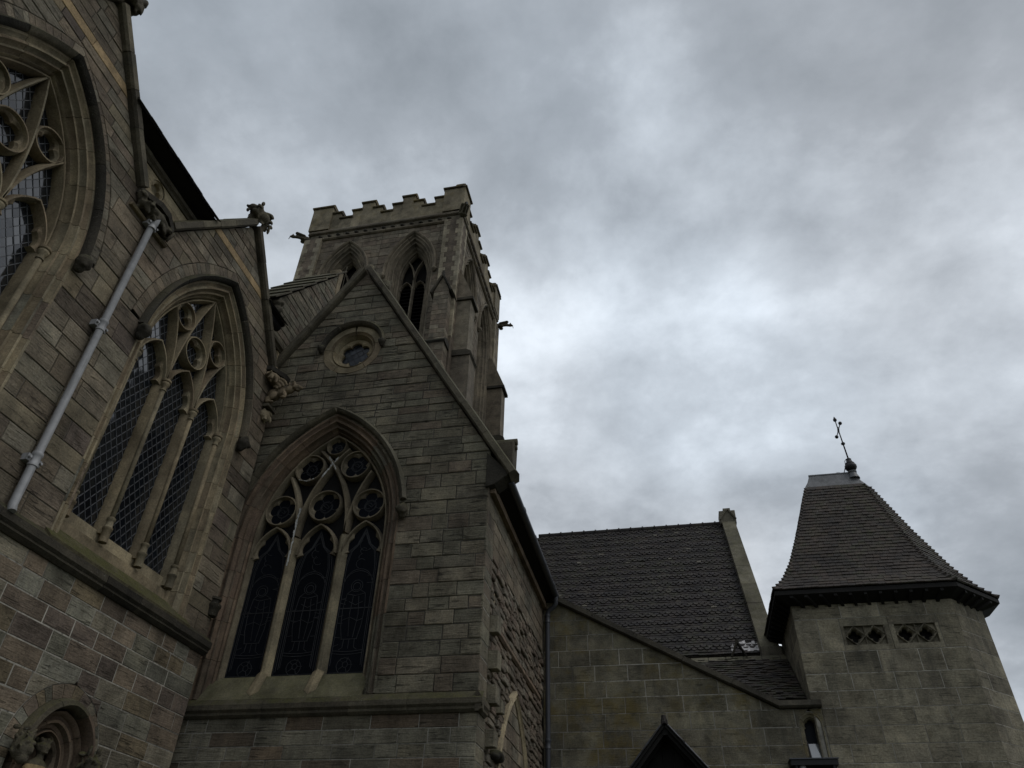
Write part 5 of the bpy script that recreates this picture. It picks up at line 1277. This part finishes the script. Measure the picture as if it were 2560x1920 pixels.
masonry(FL, turret, [7.34, 8.10], lambda z: 2.93, lambda z: 6.49, 'turret', ru, lambda z: PH, 5.0, w=(.5, .9), name='wall', core_d=-.004, gap=.004, rough=.002)
masonry(FL, turret, [8.10, 8.50], lambda z: 2.93, lambda z: 6.49, 'turret', ru, w=(.7, 1.1), name='wall', core_d=-.004, gap=.004, rough=.002)
# pierced panels
for (a, b, p0, p1) in ((3.935, 4.985, 4.00, 4.88), (4.995, 6.045, 5.10, 5.98)):
    pn = bpy.data.objects.new('pierced_panel', None); link(pn, turret)
    z0, z1 = 7.47, 7.91
    for (q0, q1, w0, w1) in ((a, b, 7.345, z0), (a, b, z1, 8.095), (a, p0, z0, z1), (p1, b, z0, z1)):
        m = MB(FL); m.box(q0, q1, w0, w1, -.3, 0); m.build('panel_frame', 'turret', pn)
    m = MB(FL); m.box(a, b, 7.345, 8.095, -.34, -.30); m.build('panel_back', 'timber', pn)
    mid = (p0+p1)/2; hz = (z1-z0)/2; zc = (z0+z1)/2
    for k in range(2):
        c0, c1 = (p0, mid) if k == 0 else (mid, p1); cu = (c0+c1)/2; hu = (c1-c0)/2
        for sx in (-1, 1):
            for sz in (-1, 1):
                bar(FL, [(cu+sx*hu, zc), (cu, zc+sz*hz)], .035, -.14, -.012).build('panel_bar', 'turret', pn)
                m = MB(FL); tri = [(cu+sx*hu, zc), (cu+sx*hu, zc+sz*hz), (cu, zc+sz*hz)]
                if sx*sz < 0: tri = list(reversed(tri))
                m.prism(tri, -.2, -.085); m.build('sunk_spandrel', 'turret', pn)
        def dia(t, hu=hu, hz=hz): return 1/(abs(math.cos(t))/hu+abs(math.sin(t))/hz)
        ring_plate(FL, (cu, zc), lambda t: min(foil_r(t, 4, .165, 0, .5, .42), dia(t)-.01), dia, 0, 2*math.pi, 48, -.2, -.045, .03, full=True).build('foil', 'turret', pn, smooth=R(35))
        bar(FL, [(c1, z0), (c1, z1)], .03, -.14, -.02).build('panel_bar', 'turret', pn)
for i in range(1, 6):
    fr = Skew(TP[i], TP[(i+1) % 6]); zs_ = [5.0, 5.39, 5.75, 6.12, 6.48, 6.85, 7.34, 7.72, 8.10, 8.5] if i in (1, 5) else [5.0, 6, 7, 8, 8.5]
    masonry(fr, turret, zs_, lambda z: 0, lambda z, l=fr.len: l, 'turret', ru, w=(.4, .8), name='wall', core_d=-.004, gap=.004, rough=.002, indiv=i in (1, 5))
    masonry(fr, turret, [0, .5, 1.0, 1.5, 2.0, 2.4, 2.78, 3.16, 3.53, 3.9, 4.28, 4.65, 5.0], lambda z: 0, lambda z, l=fr.len: l, 'turret', ru, w=(.4, .8), name='wall', core_d=-.004, gap=.004, rough=.002, indiv=i == 1)
# roof: eaves polygon shrinking to a short ridge, flared at the foot
EV = [(2.58, 17.85), (6.607, 17.85), (7.84, 19.09), (7.84, 19.92), (6.607, 21.2), (2.58, 21.2)]
RG = [(4.44, 19.5), (5.53, 19.5), (5.53, 19.5), (5.53, 19.5), (5.53, 19.5), (4.44, 19.5)]
Z0, Z1 = 8.70, 12.62
def fz(t):      # share of the way to the ridge at height share t
    k = [(0, 0), (.04, .09), (.085, .17), (.22, .33), (.5, .575), (.88, .865), (.94, .93), (1, .975)]
    for (a, b), (c, d) in zip(k[:-1], k[1:]):
        if t <= c: return b+(d-b)*(t-a)/(c-a)
    return k[-1][1]
def cp(i, t):
    f = fz(t); a, b = EV[i % 6], RG[i % 6]
    return Vector((a[0]+(b[0]-a[0])*f, a[1]+(b[1]-a[1])*f, Z0+(Z1-Z0)*t))
core = MB(); NT_ = 16
rings = [[cp(i, k/NT_)-Vector((0, 0, .03)) for i in range(6)] for k in range(NT_+1)]
core.strip(rings, True, True); troof = core.build('roof', 'tile_brown', turret)
tiles = []; NR = 34; TTOP = .885
for face in range(6):
    for r_ in range(NR):
        t0, t1 = r_/NR*TTOP, min(TTOP+.01, (r_+1.85)/NR*TTOP)
        a0, b0, a1, b1 = cp(face, t0), cp(face+1, t0), cp(face, t1), cp(face+1, t1)
        Ln = (b0-a0).length
        if Ln < .05: continue
        nrm = (b0-a0).cross(a1-a0).normalized(); n = max(1, round(Ln/.165)); ph = .5 if r_ % 2 else 0
        edges = [0]+[(q+ph)/n for q in range(1, n) if True]
        if ph: edges = [0]+[(q+.5)/n for q in range(0, n)]
        edges.append(1); edges = sorted(set(edges))
        for e0, e1_ in zip(edges[:-1], edges[1:]):
            g = .003/Ln; j = ru.uniform(-.006, .006); dn = (a0-a1).normalized()*j
            low = [a0.lerp(b0, e0+g)+dn, a0.lerp(b0, e1_-g)+dn]
            tiles.append(tile_poly(low, (a1.lerp(b1, e0+g), a1.lerp(b1, e1_-g)), nrm, .03, .062+ru.uniform(-.005, .009)))
emit_tiles(tiles, troof, 'tile_brown', 'tile', 300)
# bonnet tiles stepping down the visible hips
for i in (0, 1, 2):
    for r_ in range(NR):
        t0 = r_/NR*TTOP; p = cp(i, t0); q = cp(i, min(TTOP, t0+1.6/NR*TTOP)); pl = cp(i-1, t0) if i else cp(5, t0); pr_ = cp(i+1, t0)
        dl = (pl-p).normalized()*.17; dr = (pr_-p).normalized()*.17; up = Vector((0, 0, .085)); outw = -(dl+dr).normalized()
        m = MB(); a = [p+dl+up*.55, p+outw*.07+up*1.15, p+dr+up*.55, p+dr+up*.15, p+outw*.045+up*.65, p+dl+up*.15]; ql = (cp(i-1, t0+.04)-cp(i, t0+.04)).normalized() if i else (cp(5, t0+.04)-cp(0, t0+.04)).normalized()
        sh = (q-p); b = [q+dl*.8+up*.12, q+outw*.02+up*.3, q+dr*.8+up*.12, q+dr*.8-up*.2, q-up*.1, q+dl*.8-up*.2]
        m.strip([a, b], True, True); m.build('bonnet_tile', 'tile_brown', troof)
# lead cap and ridge
lr_ = []
for t, ex in ((.875, .05), (.90, .045), (.94, .03), (.98, .02), (1.0, .015)):
    lr_.append([cp(i, t)+(cp(i, t)-Vector((4.985, 19.5, cp(i, t).z))).normalized()*ex+Vector((0, 0, .03)) for i in range(6)])
m = MB(); m.strip(lr_, True, True); m.build('lead_cap', 'lead', turret)
m = MB(); m.tube([(4.38, 19.5, 12.68), (5.5, 19.5, 12.68)], .045, 8); m.build('lead_roll', 'lead', turret, smooth=R(50))
m = MB(); m.lathe((5.56, 19.47, 12.60), [(.16, -.12), (.12, -.02), (.10, .06), (.12, .08), (.12, .11), (.08, .12)], 12); m.build('finial_socket', 'lead', turret, smooth=R(50))
# dark eaves: soffit ring, fascia and rafter ends
inn = [(x, y) for x, y in TP]
m = MB(); v = []; 
for (a, b) in zip(EV, inn): v += [(a[0], a[1], 8.60), (b[0], b[1], 8.44), (a[0], a[1], 8.70), (b[0], b[1], 8.70)]
f = []
for i in range(6):
    j = (i+1) % 6; f += [(4*i, 4*i+1, 4*j+1, 4*j), (4*i, 4*j, 4*j+2, 4*i+2), (4*i+2, 4*j+2, 4*j+3, 4*i+3)]
m.add(v, f); m.build('eaves_soffit', 'timber', turret)
for i in (0, 1, 5):
    a, b = Vector((*EV[i], 0)), Vector((*EV[(i+1) % 6], 0)); n = max(2, int((b-a).length/.33)); c = Vector((*TP[i], 0)); d = Vector((*TP[(i+1) % 6], 0))
    for k in range(1, n):
        o_ = a.lerp(b, k/n); q = c.lerp(d, k/n); tdir = (b-a).normalized()*.035
        m = MB(); o2 = o_.lerp(q, .08)
        m.hexa([o2-tdir+Vector((0, 0, 8.53)), o2+tdir+Vector((0, 0, 8.53)), q+tdir+Vector((0, 0, 8.38)), q-tdir+Vector((0, 0, 8.38)), o2-tdir+Vector((0, 0, 8.615)), o2+tdir+Vector((0, 0, 8.615)), q+tdir+Vector((0, 0, 8.47)), q-tdir+Vector((0, 0, 8.47))]); m.build('rafter_end', 'timber', turret)

# ================================================================== iron cross finial on the turret
fin = thing('cross_finial', 'black iron cross finial leaning on its bulb above the turret roof', 'finial', (5.56, 19.47, 12.72))
FB = Vector((5.56, 19.47, 12.72)); lean_v = Vector((-.035, 0, 1)).normalized()
m = MB(); m.lathe(FB, [(.05, 0), (.06, .01), (.13, .06), (.165, .13), (.16, .19), (.12, .235), (.13, .25), (.12, .27), (.085, .30), (.07, .38), (.075, .40), (.045, .43), (.02, .46)], 14); m.build('bulb', 'iron', fin, smooth=R(60))
m = MB(); m.tube([FB+Vector((0, 0, .42)), FB+Vector((0, 0, .42))+lean_v*1.36], [.022, .015], 8); m.build('rod', 'iron', fin, smooth=True)
kz = FB+Vector((0, 0, .42))+lean_v*.52
m = MB(); m.lathe(kz, [(.015, -.05), (.055, -.02), (.06, .0), (.055, .02), (.015, .06)], 8); m.build('knop', 'iron', fin, smooth=R(60))
ac = FB+Vector((0, 0, .42))+lean_v*1.0
m = MB(); m.tube([ac+Vector((0, -.34, 0)), ac+Vector((0, .34, 0))], .014, 8); m.build('cross_arm', 'iron', fin, smooth=True)
for dy in (-.36, .36):
    m = MB(); m.lathe(ac+Vector((0, dy, 0)), [(.01, -.06), (.045, -.03), (.055, 0), (.045, .035), (.01, .06)], 8); m.build('arm_bud', 'iron', fin, smooth=R(60))
for sx, sy in ((1, 1), (1, -1), (-1, 1), (-1, -1)):
    m = MB(); m.tube([ac+Vector((0, .12*sx, .0)), ac+Vector((0, .06*sx, .06*sy)), ac+Vector((0, .0, .13*sy))], .009, 6); m.build('cross_scroll', 'iron', fin)
tp_ = FB+Vector((0, 0, .42))+lean_v*1.36
m = MB(); m.lathe(tp_, [(.012, -.06), (.05, -.02), (.055, .02), (.03, .07), (.006, .13)], 8); m.build('top_bud', 'iron', fin, smooth=R(60))
m = MB(); m.tube([FB+Vector((-.12, 0, .22)), FB+Vector((-.2, 0, .02)), FB+Vector((-.24, 0, -.05)), FB+Vector((-.33, .05, .02)), FB+Vector((-.4, .08, .03))], [.014, .013, .012, .010, .02], 6); m.build('broken_scroll', 'iron', fin, smooth=True)
m = MB(); m.tube([FB+Vector((-.13, 0, .2)), FB+Vector((-.11, 0, .36)), FB+Vector((-.06, 0, .42))], .009, 6); m.build('scroll', 'iron', fin, smooth=True)

# ================================================================== dark gabled porch canopy in front of the lean-to
po = thing('porch_canopy', 'black timber gabled porch canopy against the lean-to wall at the bottom edge', 'porch', (-.29, 17.4, 0))
rq = random.Random(71); PX, PZ, PY, PS = -.29, 5.50, 16.6, 1.14
FP = Front(PY)
for sg in (-1, 1):
    e_ = Vector((sg*1, 0, -PS)).normalized(); nn_ = Vector((sg*PS, 0, 1)).normalized(); A = Vector((PX, PY-.12, PZ))
    Lw = 2.1; m = MB(); c = [A, A+e_*Lw, A+e_*Lw+Vector((0, 1.6, 0)), A+Vector((0, 1.6, 0))]
    m.hexa([p-nn_*.05 for p in c]+c); rf_ = m.build('roof', 'timber', po)
    tiles = []; k = 0
    while k*.12 < Lw-.1:
        y = PY-.16+rq.uniform(-.01, .01)
        while y < 18.15:
            y1 = min(18.18, y+.165); p = Vector((PX, 0, PZ))+e_*(Lw-k*.12+rq.uniform(-.01, .01)); 
            tiles.append(tile_poly([p+Vector((0, y, 0)), p+Vector((0, y1, 0))], (p-e_*.2+Vector((0, y, 0)), p-e_*.2+Vector((0, y1, 0))), nn_, .014, .032+rq.uniform(-.004, .008))); y += .17
        k += 1
    emit_tiles(tiles, rf_, 'tile_dark', 'tile', 60)
    a, b = (PX, PZ-.06), (PX+sg*1.35, PZ-.06-1.35*PS)
    m = MB(FP); n_ = (PS/math.hypot(1, PS), 1/math.hypot(1, PS))
    q = [a, b, (b[0], b[1]-.12), (a[0], a[1]-.12)]
    if sg > 0: q = list(reversed(q))
    m.prism(q, -.05, .03); m.build('bargeboard', 'timber', po)
    m = MB(); m.tube([(PX+sg*.07, PY-.15, PZ-.05), (PX+sg*1.35, PY-.15, PZ-.05-1.28*PS)], .018, 6); m.build('verge_fillet', 'pipe_dark', po)
    for k in range(3):
        yy = PY+.35+k*.45; m = MB(); fr = Front(yy); q2 = [(PX, PZ-.10), (PX+sg*1.5, PZ-.10-1.5*PS), (PX+sg*1.5, PZ-.22-1.5*PS), (PX, PZ-.22)]
        if sg > 0: q2 = list(reversed(q2))
        m = MB(fr); m.prism(q2, -.04, .04); m.build('rafter', 'timber', po)
for k in range(13):  # added infill boards, black so the porch interior reads as deep shade
    u0 = PX-1.5+k*.231; u1 = u0+.226; top = lambda u: PZ-.12-abs(u-PX)*PS
    m = MB(Front(PY+.5)); m.prism([(u0, 3.3), (u1, 3.3), (u1, max(3.35, top(u1))), ((u0+u1)/2 if not (u0 < PX < u1) else PX, max(3.36, top((u0+u1)/2 if not (u0 < PX < u1) else PX))), (u0, max(3.35, top(u0)))], -.03, 0); m.build('dark_infill_board', 'timber', po)
m = MB(FP); m.box(PX-.06, PX+.06, PZ-.22, PZ-.02, .02, .06); m.build('apex_block', 'timber', po)
m = MB(); m.tube([(PX, PY-.10, PZ-.02), (PX, PY-.10, PZ+.14)], .05, 8); m.build('apex_finial', 'tile_dark', po)
m = MB(); m.tube([(PX, PY-.12, PZ+.04), (PX, 18.15, PZ+.04)], .07, 8); m.build('ridge_tile', 'tile_dark', po)
for sg in (-1, 1):
    m = MB(); m.box(PX+sg*1.35-.07, PX+sg*1.35+.07, PY+.2, PY+.34, 0, 3.75); m.build('post', 'timber', po)

# ================================================================== ledge with a pipe below the trefoil window
ld = thing('lead_ledge', 'dark flat ledge below the small trefoil window beside the turret', 'ledge', (2.68, 18.0, 5.0))
m = MB(); m.box(2.22, 3.16, 17.82, 18.19, 4.93, 5.04); m.build('ledge_slab', 'iron', ld)
m = MB(); m.box(2.20, 3.18, 17.79, 18.19, 5.04, 5.06); m.build('lead_top', 'pipe_dark', ld)
for u in (2.3, 3.05):
    m = MB(); m.hexa([(u, 17.86, 4.86), (u+.05, 17.86, 4.86), (u+.05, 18.19, 4.55), (u, 18.19, 4.55), (u, 17.86, 4.93), (u+.05, 17.86, 4.93), (u+.05, 18.19, 4.93), (u, 18.19, 4.93)]); m.build('bracket', 'iron', ld)
vp = thing('vent_pipe', 'short grey pipe end hanging below the dark ledge', 'pipe', (2.45, 17.95, 4.3))
m = MB(); m.tube([(2.45, 17.95, 3.6), (2.45, 17.95, 4.86)], .055, 10); m.build('pipe', 'pipe_grey', vp, smooth=R(50))
m = MB(); m.tube([(2.45, 17.95, 4.78), (2.45, 17.95, 4.93)], .07, 10); m.build('collar', 'pipe_grey', vp, smooth=R(50))

# ================================================================== downpipes
def downpipe(name, label, pts, r, mat, collars, hopper=None):
    o = thing(name, label, 'drainpipe', (pts[-1][0], pts[-1][1], 0))
    m = MB(); m.tube(pts, r, 14); m.build('pipe', mat, o, smooth=R(50))
    for p in collars:
        p = Vector(p); m = MB(); m.lathe(p, [(r*1.0, -.10), (r*1.22, -.095), (r*1.22, -.06), (r*1.1, -.05), (r*1.1, .05), (r*1.22, .06), (r*1.3, .09), (r*1.22, .11), (r, .115)], 14); m.build('collar', mat, o, smooth=R(50))
        if hopper is not None:
            m = MB(); m.box(p.x-r-.06, p.x-r*.2, p.y-.12, p.y+.12, p.z-.05, p.z+.05); m.build('ear', mat, o)
            for s_ in (-1, 1):
                m = MB(); m.tube([(p.x-r-.02, p.y+s_*.10, p.z), (p.x-r*.2+.04, p.y+s_*.10, p.z)], .02, 8); m.build('bolt', mat, o)
    return o
XP = XA+.11
downpipe('downpipe', 'pale grey drainpipe running down the aisle wall between its two big windows', [(XP+.05, 6.86, 11.62), (XP+.05, 6.86, 11.45), (XP, 6.86, 11.35), (XP, 6.86, 6.0), (XP+.03, 6.86, 5.9)], .056, 'pipe_grey', [(XP, 6.86, 9.07), (XP, 6.86, 6.66), (XP+.02, 6.86, 11.42)], 1)
downpipe('downpipe', 'slate-blue drainpipe in the corner of chapel and lean-to', [(-2.735, 17.95, 8.92), (-2.74, 17.98, 8.74), (-2.80, 18.02, 8.66), (-2.93, 18.07, 8.60), (-2.97, 18.085, 8.50), (-2.97, 18.085, 0.1)], .058, 'pipe_dark', [(-2.97, 18.085, 8.38), (-2.97, 18.085, 5.47), (-2.97, 18.085, 2.6)])

# ================================================================== statue in the niche
st = []
SX, SY = XA-.16, NU
for (z, a, b) in ((2.28, .17, .15), (2.45, .17, .14), (2.65, .16, .13), (2.85, .155, .13), (3.0, .16, .13), (3.12, .15, .16), (3.2, .12, .17)): st.append(((SX, SY, z), (a*.8, b*1.15, .14)))
st += [((SX, SY, 3.32), (.06, .06, .09)), ((SX+.01, SY, 3.46), (.085, .075, .105)), ((SX+.095, SY, 3.45), (.022, .016, .03)), ((SX+.075, SY, 3.40), (.03, .04, .02)), ((SX-.02, SY, 3.50), (.095, .09, .085)), ((SX, SY-.08, 3.44), (.03, .018, .03)), ((SX, SY+.08, 3.44), (.03, .018, .03)), ((SX+.06, SY-.03, 3.475), (.025, .016, .012)), ((SX+.06, SY+.03, 3.475), (.025, .016, .012))]
for sg in (-1, 1):
    for k in range(6): st.append(((SX+.03+.02*k, SY+sg*(.19-.022*k), 3.16-.055*k), (.06, .05, .07)))
for k in range(14):
    a_ = k/13*math.pi-math.pi/2; st.append(((SX+.12*math.cos(a_), SY+.15*math.sin(a_), 2.75), (.03, .022, .36))); st.append(((SX-.02+.08*math.cos(a_*1.3), SY+.095*math.sin(a_*1.3), 3.50+.05*math.cos(k*2.1)), (.028, .028, .028)))
sto = lumps('statue', [((b_[0][0], b_[0][1], b_[0][2]+.18), b_[1]) for b_ in st]+[((SX, SY, 2.3), (.16, .2, .12))], 'band_dim', None, .014)
sto.data.materials.append(MT['coping'])
for p_ in sto.data.polygons:
    if p_.center.z > 3.42: p_.material_index = 1
tag(sto, 'small carved robed figure of weathered tan stone standing in the wall niche', 'statue')
